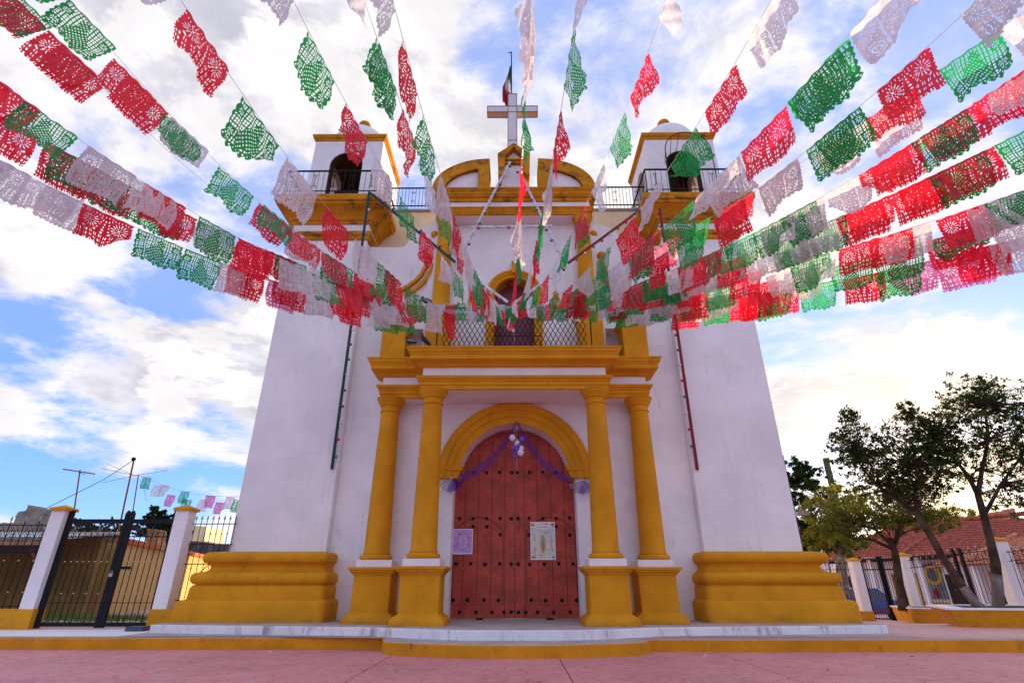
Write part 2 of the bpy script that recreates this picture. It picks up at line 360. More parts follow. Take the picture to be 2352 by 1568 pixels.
def sweep_rect(mb, x0, x1, yf, yb, prof, rad=0, seg=5, back=False):
    """moulding round the left, front and right of a rectangular body; prof = (outward offset, z) from bottom to top"""
    loops = []
    for o, z in prof:
        r = max(rad + o * .0, 0); pts = []
        X0, X1, Y0 = x0 - o, x1 + o, yf - o
        pts.append((X0, yb, z))
        if r > 0:
            pts += [(X0 + r - r * math.cos(a), Y0 + r - r * math.sin(a), z) for a in [math.pi / 2 * i / seg for i in range(seg + 1)]]
            pts += [(X1 - r + r * math.sin(a), Y0 + r - r * math.cos(a), z) for a in [math.pi / 2 * i / seg for i in range(seg + 1)]]
        else: pts += [(X0, Y0, z), (X1, Y0, z)]
        pts.append((X1, yb, z)); loops.append(pts)
    n = len(loops[0]); vs = [p for l in loops for p in l]; fs = []
    for i in range(len(loops) - 1):
        for j in range(n - 1): fs.append((i * n + j, i * n + j + 1, (i + 1) * n + j + 1, (i + 1) * n + j))
        fs.append((i * n + n - 1, i * n, (i + 1) * n, (i + 1) * n + n - 1))
    fs += [tuple(range(n))[::-1], tuple((len(loops) - 1) * n + j for j in range(n))]
    mb.add(vs, fs); return mb

def arc(cx, cz, r, a0, a1, n=20, rz=None):
    rz = rz or r
    return [(cx + r * math.cos(a0 + (a1 - a0) * i / n), cz + rz * math.sin(a0 + (a1 - a0) * i / n)) for i in range(n + 1)]
def arch_wall(x0, x1, z0, z1, cx, hw, zs, r, zc):
    """outline of a wall with an arched opening reaching down to z0"""
    a = math.asin(min(1, max(0, (zs - zc) / r)))
    return [(x0, z0), (cx - hw, z0), (cx - hw, zs)] + [p for p in arc(cx, zc, r, math.pi - a, a, 24)] + [(cx + hw, zs), (cx + hw, z0), (x1, z0), (x1, z1), (x0, z1)]
def arch_band(cx, zc, ri, ro, n=28):
    return arc(cx, zc, ro, math.pi, 0, n) + arc(cx, zc, ri, 0, math.pi, n)
def torus_prof(o, z0, z1, b, n=6):
    """half-round bulging outwards by b"""
    return [(o + b * math.sin(math.pi * i / n), (z0 + z1) / 2 - (z1 - z0) / 2 * math.cos(math.pi * i / n)) for i in range(n + 1)]

# ================================================================== THE SETTING
# plaza of stamped concrete: slabs with sunk joints over a bed
g = MB(); g.add([(-300, -150, -.9), (300, -150, -.9), (300, 600, -.9), (-300, 600, -.9)], [(0, 1, 2, 3)]); g.build('ground', M['asphalt'], kind='structure')
bed = MB().box(-24, 24, -18, 12, -.3, -.03).build('plaza_pavement', M['asphalt'], kind='structure')
xs = [-1.79 + 2.42 * k for k in range(-8, 10)]; ys = [-14.1, -11.1, -8.1, -5.15, -2.2, .75, 3.75, 6.70, 9.70]
for i in range(len(xs) - 1):
    for j in range(len(ys) - 1):
        if xs[i + 1] < -14 or xs[i] > 15: continue
        gap = .006; b = .008
        x0, x1, y0, y1 = xs[i] + gap, xs[i + 1] - gap, ys[j] + gap, ys[j + 1] - gap
        mb = MB(); zt = rnd.uniform(-.0015, .0015)
        mb.add([(x0, y0, -.03), (x1, y0, -.03), (x1, y1, -.03), (x0, y1, -.03), (x0, y0, zt - b), (x1, y0, zt - b), (x1, y1, zt - b), (x0, y1, zt - b),
                (x0 + b, y0 + b, zt), (x1 - b, y0 + b, zt), (x1 - b, y1 - b, zt), (x0 + b, y1 - b, zt)],
               [(0, 1, 5, 4), (1, 2, 6, 5), (2, 3, 7, 6), (3, 0, 4, 7), (4, 5, 9, 8), (5, 6, 10, 9), (6, 7, 11, 10), (7, 4, 8, 11), (8, 9, 10, 11)])
        mb.build('slab', M['paving'], bed)

def ss(a, b, x): t = min(1, max(0, (x - a) / (b - a))); return t * t * (3 - 2 * t)
def kerb_front(x):
    ax = abs(x)
    if ax > 2.12: return (9.68 if x < 0 else 9.42) + .02 * math.sin(x * 1.3)
    if ax > 1.88: return 9.0 + (9.68 - 9.0 if x < 0 else 9.42 - 9.0) * ss(1.88, 2.12, ax)
    return 8.58 + .42 * (ax / 1.88) ** 2.2
def step_front(x): return 9.20 + .5 * ss(.5, 2.6, abs(x)) + .075 * max(0, abs(x) - 1.5) * (1.9 if abs(x) > 2 else 1)
def slab_curve(name, fx, x0, x1, yb, z0, z1, mats, n=120, rad=.02):
    mb = MB(); rows = []
    X = [x0 + (x1 - x0) * i / n for i in range(n + 1)]
    for x in X:
        y = fx(x); wob = .004 * math.sin(x * 7.1) + .003 * math.sin(x * 17.3)
        rows.append([(x, y, z0), (x, y + wob, z1 - rad), (x, y + rad * .4 + wob, z1 - rad * .3), (x, y + rad + wob, z1), (x, yb, z1), (x, yb, z0)])
    vs = [p for r_ in rows for p in r_]; m = 6
    for k in range(n):
        for j in range(m - 1):
            pass
    mb.k = 0; mb.add(vs, [(k * m + j, (k + 1) * m + j, (k + 1) * m + j + 1, k * m + j + 1) for k in range(n) for j in (0, 1)] + [tuple(range(m)), tuple(n * m + j for j in range(m))[::-1]])
    b = len(mb.f); mb.k = 1
    fs = [(k * m + j, (k + 1) * m + j, (k + 1) * m + j + 1, k * m + j + 1) for k in range(n) for j in (2, 3, 4)]
    mb.f += fs; mb.mi += [1] * len(fs)
    return mb.build(name, mats, kind='structure')
slab_curve('lower_step', kerb_front, -30, 30, 12.4, -.02, .17, [M['kerb'], M['kerbtop']], 400)
slab_curve('upper_step', step_front, -6.27, 6.37, 12.4, .165, .31, [M['kerbwhite'], M['kerbtop']], 160)
# terrace: level behind the kerb on the left, falling gently to the street on the right
mb = MB(); nx, ny = 60, 50; V = []
for j in range(ny + 1):
    y = 9.5 + (70 - 9.5) * (j / ny) ** 1.6
    for i in range(nx + 1):
        x = -60 + 140 * i / nx; k = ss(4, 7, x)
        z = .174 - k * .047 * max(0, min(y, 31) - 12); V.append((x, max(y, kerb_front(x) + .03), max(z, -.72)))
mb.add(V, [(j * (nx + 1) + i, j * (nx + 1) + i + 1, (j + 1) * (nx + 1) + i + 1, (j + 1) * (nx + 1) + i) for j in range(ny) for i in range(nx)])
mb.build('terrace', M['terrace'], fix=False, kind='structure')
MB().add([(-30, 9.72, .178), (-6.26, 9.72, .178), (-6.26, 11.3, .178), (-30, 11.3, .178)], [(0, 1, 2, 3)]).build('path', M['white'], fix=False, kind='structure')
MB().add([(-6.4, 9.75, .179), (6.5, 9.75, .179), (6.5, 10.6, .179), (-6.4, 10.6, .179)], [(0, 1, 2, 3)]).build('step_ledge', M['kerbtop'], fix=False, kind='structure')

# ================================================================== THE CHURCH
church = thing('church', 'white and ochre church with two bell towers and a red arched door', 'church', (0, 12, .31))
YB = 15.2
# ---- towers
TX0, TX1 = 3.76, 5.70     # |x| of the inner and outer edges
def flip(poly, s): return [(s * p[0], p[1]) for p in poly]
def torusband(s): pass
for s in (-1, 1):
    x0, x1 = (TX0, TX1) if s > 0 else (-TX1, -TX0)
    cx = (x0 + x1) / 2
    tw = MB()
    for zz in range(12): pass
    tw.box(x0, x1, 11.4, YB, .31, 9.05)
    tower = tw.build('tower', M['plaster'], church)
    # plinth: dado blocks and two big rolls, wider on the outer side
    ox, ix = .50, .31
    px0, px1 = (x0 - ix, x1 + ox) if s > 0 else (x0 - ox, x1 + ix)
    pf = [(0, .31), (0, .62), (-.015, .645), (-.05, .67), (-.12, .685), (-.13, .87), (-.145, .90), (-.19, .93)]
    pf += [(-.19 + b_, z_) for b_, z_ in torus_prof(0, .94, 1.145, .085)]
    pf += [(-.26, 1.155), (-.30, 1.18), (-.325, 1.22), (-.32, 1.27), (-.29, 1.295)]
    pf += [(-.29 + b_, z_) for b_, z_ in torus_prof(0, 1.30, 1.505, .09)] + [(-.42, 1.52), (-.62, 1.53)]
    pm = MB()
    # the outer side steps in faster than the front, so scale offsets on that side
    loops = []
    for o, z in pf:
        oi = o * (ix / .62) * 1.15; oo = o * 1.08
        X0, X1 = (px0 - oi, px1 + oo) if s > 0 else (px0 - oo, px1 + oi)
        Y0 = 10.74 - o * 1.0; r = .10; sg = 6
        pts = [(X0, YB, z)] + [(X0 + r - r * math.cos(a), Y0 + r - r * math.sin(a), z) for a in [math.pi / 2 * i / sg for i in range(sg + 1)]]
        pts += [(X1 - r + r * math.sin(a), Y0 + r - r * math.cos(a), z) for a in [math.pi / 2 * i / sg for i in range(sg + 1)]] + [(X1, YB, z)]
        # keep long faces divided so they can sag a little
        loops.append([(px + .006 * math.sin(z * 31 + px * 5), py + .006 * math.sin(z * 17 + px * 3), pz) for px, py, pz in pts])
    n = len(loops[0]); vs = [p for l in loops for p in l]; fs = []
    for i in range(len(loops) - 1):
        for j in range(n - 1): fs.append((i * n + j, i * n + j + 1, (i + 1) * n + j + 1, (i + 1) * n + j))
    fs += [tuple((len(loops) - 1) * n + j for j in range(n))]
    pm.add(vs, fs); pm.build('plinth', M['ochre'], tower, smooth=50)
    # entablature under the belfry
    e1 = sweep_rect(MB(), x0, x1, 11.4, YB, [(0, 8.93), (.05, 8.97), (.06, 9.05), (.10, 9.07), (.115, 9.13), (.115, 9.16), (.0, 9.17)]); e1.build('lower_moulding', M['ochre_old'], tower)
    sweep_rect(MB(), x0, x1, 11.4, YB, [(.012, 9.165), (.012, 9.42)]).build('frieze', M['white'], tower)
    e2 = sweep_rect(MB(), x0, x1, 11.4, YB, [(0, 9.415), (.05, 9.43), (.06, 9.50), (.10, 9.52), (.14, 9.60), (.22, 9.70), (.30, 9.76), (.36, 9.80), (.40, 9.81), (.40, 9.88), (.445, 9.90), (.45, 10.06), (.43, 10.09), (0, 10.10)])
    e2.build('cornice', M['ochre_old'], tower)
    # belfry
    bw = .97; bx = s * 4.70; by0, by1 = 11.60, 13.55; bz0, bz1 = 10.10, 12.50
    fr = arch_wall(bx - bw, bx + bw, bz0, bz1, bx, .46, 11.62, .46, 11.62)
    bf = MB(); bf.prism(fr, by0, by0 + .28); bf.prism(fr, by1 - .28, by1)
    cy = (by0 + by1) / 2; half = (by1 - by0) / 2
    sd_ = arch_wall(by0 + .28, by1 - .28, bz0, bz1, cy, .42, 11.62, .42, 11.62)
    bf.prism(sd_, bx - bw, bx - bw + .28, 'x'); bf.prism(sd_, bx + bw - .28, bx + bw, 'x')
    bf.box(bx - bw + .28, bx + bw - .28, by0 + .28, by1 - .28, bz1 - .12, bz1)
    belfry = bf.build('belfry', M['white'], tower)
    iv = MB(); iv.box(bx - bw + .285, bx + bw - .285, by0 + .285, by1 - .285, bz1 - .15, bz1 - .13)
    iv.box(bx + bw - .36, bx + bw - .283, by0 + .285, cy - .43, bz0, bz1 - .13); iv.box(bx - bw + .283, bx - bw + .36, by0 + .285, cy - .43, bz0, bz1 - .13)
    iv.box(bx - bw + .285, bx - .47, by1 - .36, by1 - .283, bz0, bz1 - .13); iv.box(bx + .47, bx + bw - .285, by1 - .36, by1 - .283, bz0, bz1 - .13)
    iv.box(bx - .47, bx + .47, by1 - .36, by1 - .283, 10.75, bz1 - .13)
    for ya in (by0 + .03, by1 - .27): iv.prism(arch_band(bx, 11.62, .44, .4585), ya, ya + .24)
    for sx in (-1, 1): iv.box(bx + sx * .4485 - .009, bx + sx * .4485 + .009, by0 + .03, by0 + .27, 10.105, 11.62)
    iv.box(bx - .46, bx + .46, by1 - .40, by1 - .37, 10.11, 12.1)  # panel added to shut the back arch, so the inside stays dark
    iv.build('belfry_shade_lining', M['belfry_shade'], tower)
    sweep_rect(MB(), bx - bw, bx + bw, by0, by1 + .0, [(0, 12.49), (.03, 12.50), (.035, 12.56), (.07, 12.58), (.09, 12.64), (.09, 12.68), (.0, 12.70)]).build('belfry_cornice', M['ochre_old'], tower)
    dm = MB(); dm.lathe(bx, cy, [(.93, 12.69), (.92, 12.80)] + [(.90 * math.cos(a), 12.80 + 1.0 * math.sin(a)) for a in [R(d_) for d_ in range(0, 86, 7)]] + [(.05, 13.81)], 32)
    dm.build('dome', M['white'], tower, smooth=30)
    MB().lathe(bx, cy, [(.20, 13.74), (.22, 13.80), (.14, 13.86), (.10, 13.92), (.15, 13.98), (.20, 14.07), (.16, 14.17), (.02, 14.22)], 16).build('finial', M['ochre_old'], tower, smooth=50)
    # bell hanging in the front arch
    bell = thing('bell', ('dark bell in the left belfry arch behind a black balcony' if s < 0 else 'dark bell in the right belfry arch inside a curved iron cage'), 'bell', (bx, 12.2, 10.3), 'church bells')
    b_ = MB(); zb = 10.62 if s > 0 else 10.75
    b_.lathe(bx + .02, 12.25, [(.30, zb - .24), (.31, zb - .20), (.25, zb - .08), (.20, zb + .10), (.18, zb + .24), (.12, zb + .32), (.03, zb + .35)], 24); b_.build('bell_body', M['bronze'], bell, smooth=50)
    MB().bar((bx - .46, 12.25, zb + .42), (bx + .46, 12.25, zb + .42), .09, .09).build('yoke', M['darkwood'], bell)
    MB().ball((bx + .02, 12.25, zb - .25), .05).build('clapper', M['iron'], bell, smooth=60)
    # balcony rail round the deck
    rl = MB(); ry = 11.02; zt, zb_ = 10.88, 10.22
    xl, xr = (bx - 1.26, bx + 1.22)
    rl.bar((xl, ry, zt), (xr, ry, zt), .035, .035); rl.bar((xl, ry, zb_), (xr, ry, zb_), .02, .02)
    for xe in (xl, xr):
        rl.bar((xe, ry, zt), (xe, 12.9, zt), .035, .035); rl.bar((xe, ry, zb_), (xe, 12.9, zb_), .02, .02); rl.bar((xe, ry, 10.1), (xe, ry, zt), .025, .025)
        for k in range(1, 14): rl.tube([(xe, ry + k * .14, 10.1), (xe, ry + k * .14, zt)], .0065, 4)
    nb = 18
    for k in range(nb + 1): x = xl + (xr - xl) * k / nb; rl.tube([(x, ry, 10.1), (x, ry, zt)], .0065, 4)
    rail = rl.build('balcony_railing', M['iron'], tower)
    for k in range(5):
        x = xl + (xr - xl) * (k + .5) / 5; q = MB()
        for sx in (-1, 1):
            for zc, dz in ((10.72, 1), (10.38, -1)):
                q.tube([(x + sx * (.015 + (.052 - .006 * i) * (1 - math.cos(i * .62)) / 1.6), ry, zc + dz * (.055 - .0045 * i) * math.sin(i * .62)) for i in range(11)], .006, 4)
            q.tube([(x + sx * .02, ry, 10.72), (x - sx * .02, ry, 10.38)], .006, 4)
        q.build('scroll', M['iron'], tower)
    if s > 0:    # iron cage following the arch of the right belfry
        cg = MB(); yy = 11.12
        cg.tube([(bx + .02 + .62 * math.cos(a), yy, 11.62 + .66 * math.sin(a)) for a in [math.pi * i / 18 for i in range(19)]], .014, 6)
        for dx in (-.60, .64): cg.tube([(bx + dx, yy, 11.62), (bx + dx * 1.0, yy, 10.1)], .014, 6)
        cg.tube([(bx - .6, yy, 11.62), (bx - .48, by0, 11.62)], .01, 5); cg.tube([(bx + .64, yy, 11.62), (bx + .48, by0, 11.62)], .01, 5); cg.tube([(bx + .30, yy, 11.42), (bx + .64, yy, 11.42)], .012, 5)
        for a in (50, 75, 105, 130): cg.tube([(bx + .02 + .62 * math.cos(R(a)), yy, 11.62 + .66 * math.sin(R(a))), (bx + .46 * math.cos(R(a)), by0, 11.62 + .46 * math.sin(R(a)))], .008, 4)
        cg.build('bell_cage', M['iron'], tower)

# ---- nave and flank walls
nv = MB(); nv.box(-3.75, 3.75, 15.2, 34, .31, 9.2); nv.box(-5.4, 5.4, 15.25, 34, .31, 8.2); nv.build('nave', M['plaster'], church)
rf = MB(); rf.prism([(-3.9, 9.2), (3.9, 9.2), (0, 10.4)], 15.3, 34.2); rf.build('nave_roof', M['tile'], church)
# bay walls between towers and portal, rising with a shoulder towards the gable
for s in (-1, 1):
    pl = [(2.80, .31), (3.755, .31), (3.755, 8.88), (3.0, 8.87), (2.86, 8.88), (2.76, 9.0), (2.72, 9.18), (2.66, 9.34), (2.52, 9.46), (2.30, 9.53), (2.16, 9.62), (2.05, 9.80), (1.9, 9.9), (1.9, 6.0), (2.80, 6.0)]
    MB().prism(flip(pl, s), 11.60, 12.1).build('bay_wall', M['plaster'], church)
    # walkway wall and railing on the roof behind
    MB().box(min(s * 1.9, s * 4.0), max(s * 1.9, s * 4.0), 12.35, 12.7, 8.3, 10.58).build('walkway_wall', M['cream'], church)
    MB().box(min(s * 1.86, s * 4.0), max(s * 1.86, s * 4.0), 12.30, 12.72, 10.575, 10.64).build('walkway_coping', M['concrete'], church)
    q = MB(); q.bar((s * 1.95, 12.4, 11.47), (s * 3.95, 12.4, 11.47), .035, .03); q.bar((s * 1.95, 12.4, 10.83), (s * 3.95, 12.4, 10.83), .03, .02)
    for k in range(21): x = s * (1.95 + .1 * k); q.tube([(x, 12.4, 10.62), (x, 12.4, 11.47)], .0065, 4)
    q.build('walkway_railing', M['iron'], church)
    for k in range(3):
        x = s * (2.3 + .62 * k); q = MB()
        for sx in (-1, 1):
            for zc, dz in ((11.28, 1), (11.0, -1)):
                q.tube([(x + sx * (.015 + (.055 - .006 * i) * (1 - math.cos(i * .62)) / 1.6), 12.39, zc + dz * (.055 - .0045 * i) * math.sin(i * .62)) for i in range(11)], .006, 4)
        q.build('scroll', M['iron'], church)

# ---- portal wall with the arched doorway
YW = 11.17
pw = MB(); pw.prism(arch_wall(-2.86, 2.86, .31, 5.0, 0, 1.25, 2.98, 1.14, 2.91), YW, 11.62); pw.build('portal_wall', M['white'], church)
MB().box(-1.24, 1.24, 11.6, 11.95, .312, .345).build('threshold', M['concrete'], church)
# archivolt in three steps
av = MB(); av.prism(arch_band(0, 2.91, 1.145, 1.32), YW - .055, YW + .02); av.prism(arch_band(0, 2.91, 1.30, 1.45), YW - .08, YW + .02); av.prism(arch_band(0, 2.91, 1.44, 1.57), YW - .11, YW + .02); av.prism(arch_band(0, 2.91, 1.545, 1.60), YW - .07, YW + .02)
av.build('archivolt', M['ochre'], church)
for s in (-1, 1):
    xa, xb = (1.10, 1.60) if s > 0 else (-1.60, -1.10)
    q = MB(); sweep_rect(q, xa + .07, xb - .07 if s > 0 else xb - .07, YW + .0, 11.60, [(0, 2.915), (.02, 2.93), (.025, 2.98), (.05, 3.0), (.06, 3.05), (.09, 3.07), (.10, 3.13), (.10, 3.16), (0, 3.17)])
    q.build('impost', M['ochre'], church)
# ---- door leaves: planks, wicket outline, studs
studs = MB(); studs.ball((0, 0, 0), .036, 8, (1, .6, 1)); stud_me = None
YD = 11.60
def door_leaf(s):
    leaf = thing('door_leaf', None, None, (s * .62, YD, .35)); leaf.parent = church; leaf.location = Vector((s * .62, YD, .35)) - Vector(church.location)
    bk = MB(); bk.prism([(0.004, .345), (1.25, .345), (1.25, 2.98), (1.12, 3.1)] + [p for p in arc(0, 2.91, 1.13, math.asin(.19 / 1.13) + .001, math.pi / 2 - .004, 14)] if s > 0 else
             [(-x, z) for x, z in ([(0.004, .345), (1.25, .345), (1.25, 2.98), (1.12, 3.1)] + [p for p in arc(0, 2.91, 1.13, math.asin(.19 / 1.13) + .001, math.pi / 2 - .004, 14)])], YD + .03, YD + .07)
    return leaf, bk
def ztop(x):
    x = abs(x)
    return 2.91 + math.sqrt(max(0, 1.20 ** 2 - x * x)) if x < 1.14 else 3.2
for s in (-1, 1):
    leaf, bk = door_leaf(s); bk.build('door_back', M['door'], leaf)
    edges = [.006, .20, .475, .755, 1.035, 1.25]
    for k in range(5):
        a, b = edges[k] + .005, edges[k + 1] - .005; nseg = 6
        bot = .345 if k == 0 else .57
        for lo, hi_ in (((.345, None),) if k == 0 else ((.572, None),)):
            top = [(a + (b - a) * i / nseg, ztop(a + (b - a) * i / nseg)) for i in range(nseg + 1)]
            poly = [(a, lo), (b, lo)] + top[::-1]
            q = MB(); q.prism([(s * x, z) for x, z in poly], YD - .004 * (k % 2), YD + .032); q.build('plank', M['door'], leaf)
    q = MB(); q.box(min(s * .206, s * 1.25), max(s * .206, s * 1.25), YD - .012, YD + .03, .345, .568); q.build('kick_rail', M['door'], leaf)
    # wicket door: thin raised outline, arch topped
    q = MB(); path = [(.235, .58), (.235, 1.92)] + [(.235 + 1.0 * t_, 1.92 + .28 * math.sin(math.pi * t_) ** .8) for t_ in [i / 14 for i in range(1, 14)]] + [(1.235, 1.92), (1.235, .58)]
    for (xa, za), (xb, zb2) in zip(path, path[1:]): q.bar((s * xa, YD - .007, za), (s * xb, YD - .007, zb2), .008, .010)
    q.build('wicket_outline', mat('door_seam', (.05, .01, .008), .8, .1), leaf)
    rows = [(.45, [.07, .21, .44, .75, 1.07]), (.66, [.32, .60, .92, 1.2]), (1.31, [.07, .30, .59, .88, 1.17]), (1.86, [.29, 1.12]), (2.02, [.57, .85]), (2.18, [.07, .30, .58, .86, 1.14]), (3.12, [.06, .32, .60, .88])]
    for z, xs_ in rows:
        for x in xs_:
            if stud_me is None:
                o = studs.build('stud', M['iron'], leaf, smooth=60); stud_me = o.data
            else: o = bpy.data.objects.new('stud', stud_me); col.objects.link(o); o.parent = leaf
            o.location = Vector((s * x, YD - .014, z + rnd.uniform(-.006, .006))) - Vector((s * .62, YD, .35))
    q = MB(); q.box(s * .68 - .07, s * .68 + .07, YD + .0, YD + .05, .315, .345); q.build('door_wheel', M['iron'], leaf)

# ---- pedestals and columns of the portal
def column(x, y, zb, z0, z1, rb, rt, capz, up=False):
    """zb pedestal foot, z0 plinth top, shaft up to z1"""
    c = MB(); prof = [(rb * 1.26, z0)]
    tz = .105
    prof += [(rb * 1.03 + rb * .26 * math.sin(math.pi * i / 8), z0 + tz / 2 - tz / 2 * math.cos(math.pi * i / 8)) for i in range(9)]
    prof += [(rb * 1.06, z0 + tz + .005), (rb * 1.06, z0 + tz + .03), (rb, z0 + tz + .05)]
    h = z1 - z0 - tz
    for i in range(1, 11): t_ = i / 10; prof.append((rb + (rt - rb) * t_ ** 1.25, z0 + tz + .05 + (h - .05) * t_))
    prof += [(rt * 1.10, z1 + .01), (rt * 1.13, z1 + .03), (rt * 1.02, z1 + .05), (rt * 1.03, z1 + .13), (rt * 1.16, z1 + .14), (rt * 1.18, z1 + .165), (rt * 1.28, z1 + .19), (rt * 1.42, z1 + .235), (rt * 1.50, z1 + .27), (rt * 1.50, z1 + .285), (rt * 1.56, z1 + .29), (rt * 1.58, capz)]
    return c.lathe(x, y, prof, 36)
for xi, yy in ((1.64, 10.35), (2.62, 10.90)):
    for s in (-1, 1):
        x = s * xi; px = s * (1.62 if xi < 2 else 2.575)
        co = column(x, yy, 0, 1.345, 4.21, .238, .188, 4.52).build('column', M['ochre'], church, smooth=35)
        MB().box(px - .325, px + .325, yy - .325, yy + .325, 1.222, 1.348).build('column_plinth', M['white'], co)
        hb = .345
        q = MB(); pr = [(.115, .312), (.118, .36), (.105, .40), (.065, .445), (.02, .47), (.0, .49), (0, 1.085), (.02, 1.09), (.022, 1.112), (.035, 1.118), (.065, 1.15), (.07, 1.175), (.095, 1.18), (.097, 1.224)]
        loops = []
        for o, z in pr:
            h_ = hb + o; r = .03; pts = []
            for qx, qy, a0 in ((1, -1, -90), (1, 1, 0), (-1, 1, 90), (-1, -1, 180)):
                for i in range(4): a = R(a0 + 30 * i); pts.append((px + qx * (h_ - r) + r * math.cos(a), yy + qy * (h_ - r) + r * math.sin(a), z))
            loops.append(pts)
        n = 16; vs = [p for l in loops for p in l]; fs = [(i * n + j, i * n + (j + 1) % n, (i + 1) * n + (j + 1) % n, (i + 1) * n + j) for i in range(len(loops) - 1) for j in range(n)] + [tuple((len(loops) - 1) * n + j for j in range(n))]
        q.add(vs, fs); q.build('pedestal', M['ochre'], co, smooth=35)
# ---- entablature of the portal: outer parts set back, middle part forward
def entab(x0, x1, yf, yb, nm):
    sweep_rect(MB(), x0, x1, yf, yb, [(-.05, 4.51), (0, 4.515), (0, 4.60), (.018, 4.605), (.018, 4.675), (.035, 4.68), (.045, 4.72), (.07, 4.73), (.085, 4.77), (.085, 4.785), (0, 4.79)]).build('architrave', M['ochre'], church)
    sweep_rect(MB(), x0 + .03, x1 - .03, yf + .03, yb, [(0, 4.785), (0, 5.0)]).build('frieze', M['white'], church)
    sweep_rect(MB(), x0, x1, yf, yb, [(0, 4.99), (.03, 5.0), (.06, 5.04), (.10, 5.06), (.16, 5.08), (.205, 5.10), (.21, 5.19), (.225, 5.20), (.235, 5.235), (.255, 5.245), (.262, 5.29), (.285, 5.315), (.285, 5.34), (.26, 5.35)]).build('cornice', M['ochre'], church)
entab(-1.90, 1.90, 10.22, 11.3, 'mid')
entab(-2.84, -1.93, 10.77, 11.3, 'l'); entab(1.93, 2.84, 10.77, 11.3, 'r')
MB().box(-1.86, 1.86, 10.27, 11.165, 4.50, 4.508).build('portal_soffit', M['white'], church)
for s in (-1, 1): MB().box(min(s * 1.95, s * 2.78), max(s * 1.95, s * 2.78), 10.82, 11.165, 4.501, 4.509).build('portal_soffit', M['white'], church)
MB().box(-1.86, 1.86, 10.79, 11.145, 9.228, 9.238).build('upper_soffit', M['white'], church)
MB().box(-2.82, 2.82, 10.9, 11.9, 5.0, 5.33).build('balcony_floor', M['concrete'], church)
# ---- blocks over the outer columns
for s in (-1, 1):
    cx = s * 2.66
    b1 = sweep_rect(MB(), cx - .262, cx + .262, 10.72, 11.25, [(.0, 5.345), (0, 6.17), (.02, 6.18), (.03, 6.215), (.06, 6.235), (.07, 6.275), (.085, 6.28), (.085, 6.31), (.02, 6.32)]); b1.build('corner_block', M['ochre'], church)
# ---- upper storey
YU = 11.15
uw = MB(); uw.prism(arch_wall(-2.1, 2.1, 5.33, 9.3, 0, .475, 7.19, .475, 7.19), YU, 11.7); uw.build('upper_wall', M['plaster'], church)
q = MB(); q.prism(arch_band(0, 7.19, .475, .56), YU - .035, YU + .02); q.prism(arch_band(0, 7.19, .55, .615), YU - .06, YU + .02); q.prism(arch_band(0, 7.19, .605, .66), YU - .085, YU + .02)
for s in (-1, 1): q.box(min(s * .475, s * .655), max(s * .475, s * .655), YU - .06, YU + .02, 5.34, 7.187)
q.prism([(-.05, 7.74), (.05, 7.74), (.065, 8.07), (-.065, 8.07)], YU - .13, YU + .01); q.build('window_surround', M['ochre'], church)
rv = MB(); rv.prism(arch_band(0, 7.19, .462, .474), YU + .0, 11.6)
for s in (-1, 1): rv.box(min(s * .462, s * .4735), max(s * .462, s * .4735), YU + .0, 11.6, 5.34, 7.187)
rv.build('window_reveal', M['ochre_old'], church)
for s in (-1, 1):
    dl = MB(); poly = [(.004, 5.34), (.47, 5.34), (.47, 7.19)] + arc(0, 7.19, .47, 0.02, math.pi / 2 - .01, 10)
    dl.prism([(s * x, z) for x, z in poly], 11.52, 11.57); d_ = dl.build('balcony_door', M['purple'], church)
    for za, zb2 in ((5.5, 6.25), (6.35, 7.0)):
        MB().box(min(s * .09, s * .38), max(s * .09, s * .38), 11.505, 11.525, za, zb2).build('door_panel', M['purple'], d_)
# little lozenge ornaments
for s in (-1, 1):
    q = MB(); cx, cz = s * .98, 7.02; o_ = [(0, .17), (.105, .06), (.105, -.10), (0, -.21), (-.105, -.10), (-.105, .06)]; i_ = [(0, .105), (.052, -.02), (0, -.14), (-.052, -.02)]
    for a, b, c_, d_ in ((0, 1, 0, 1), (1, 2, 1, 1), (2, 3, 1, 2), (3, 4, 2, 3), (4, 5, 3, 3), (5, 0, 3, 0)):
        pl = [o_[a], o_[b], i_[d_]] + ([i_[c_]] if c_ != d_ else [])
        q.prism([(cx + x, cz + z) for x, z in pl], YU - .04, YU + .01)
    q.prism([(cx - .05, cz + .15), (cx + .05, cz + .15), (cx + .03, cz + .20), (cx + .06, cz + .21), (cx, cz + .27), (cx - .06, cz + .21), (cx - .03, cz + .20)], YU - .05, YU + .01)
    q.build('lozenge_ornament', M['ochre'], church)
# upper columns on pedestals
for s in (-1, 1):
    x = s * 1.70
    co = column(x, 10.92, 0, 6.66, 8.93, .20, .162, 9.24).build('column', M['ochre'], church, smooth=35)
    sweep_rect(MB(), x - .27, x + .27, 10.68, 11.2, [(.0, 5.345), (0, 6.42), (.02, 6.43), (.03, 6.46), (.06, 6.48), (.07, 6.53), (0, 6.55)]).build('pedestal', M['ochre'], co)
    MB().box(x - .25, x + .25, 10.70, 11.18, 6.54, 6.665).build('column_plinth', M['white'], co)
    # pier behind the column
    MB().box(x - .27, x + .33 if s > 0 else x + .27, 11.10, 11.2, 6.5, 9.25).build('pilaster', M['ochre'] if False else M['plaster'], church)
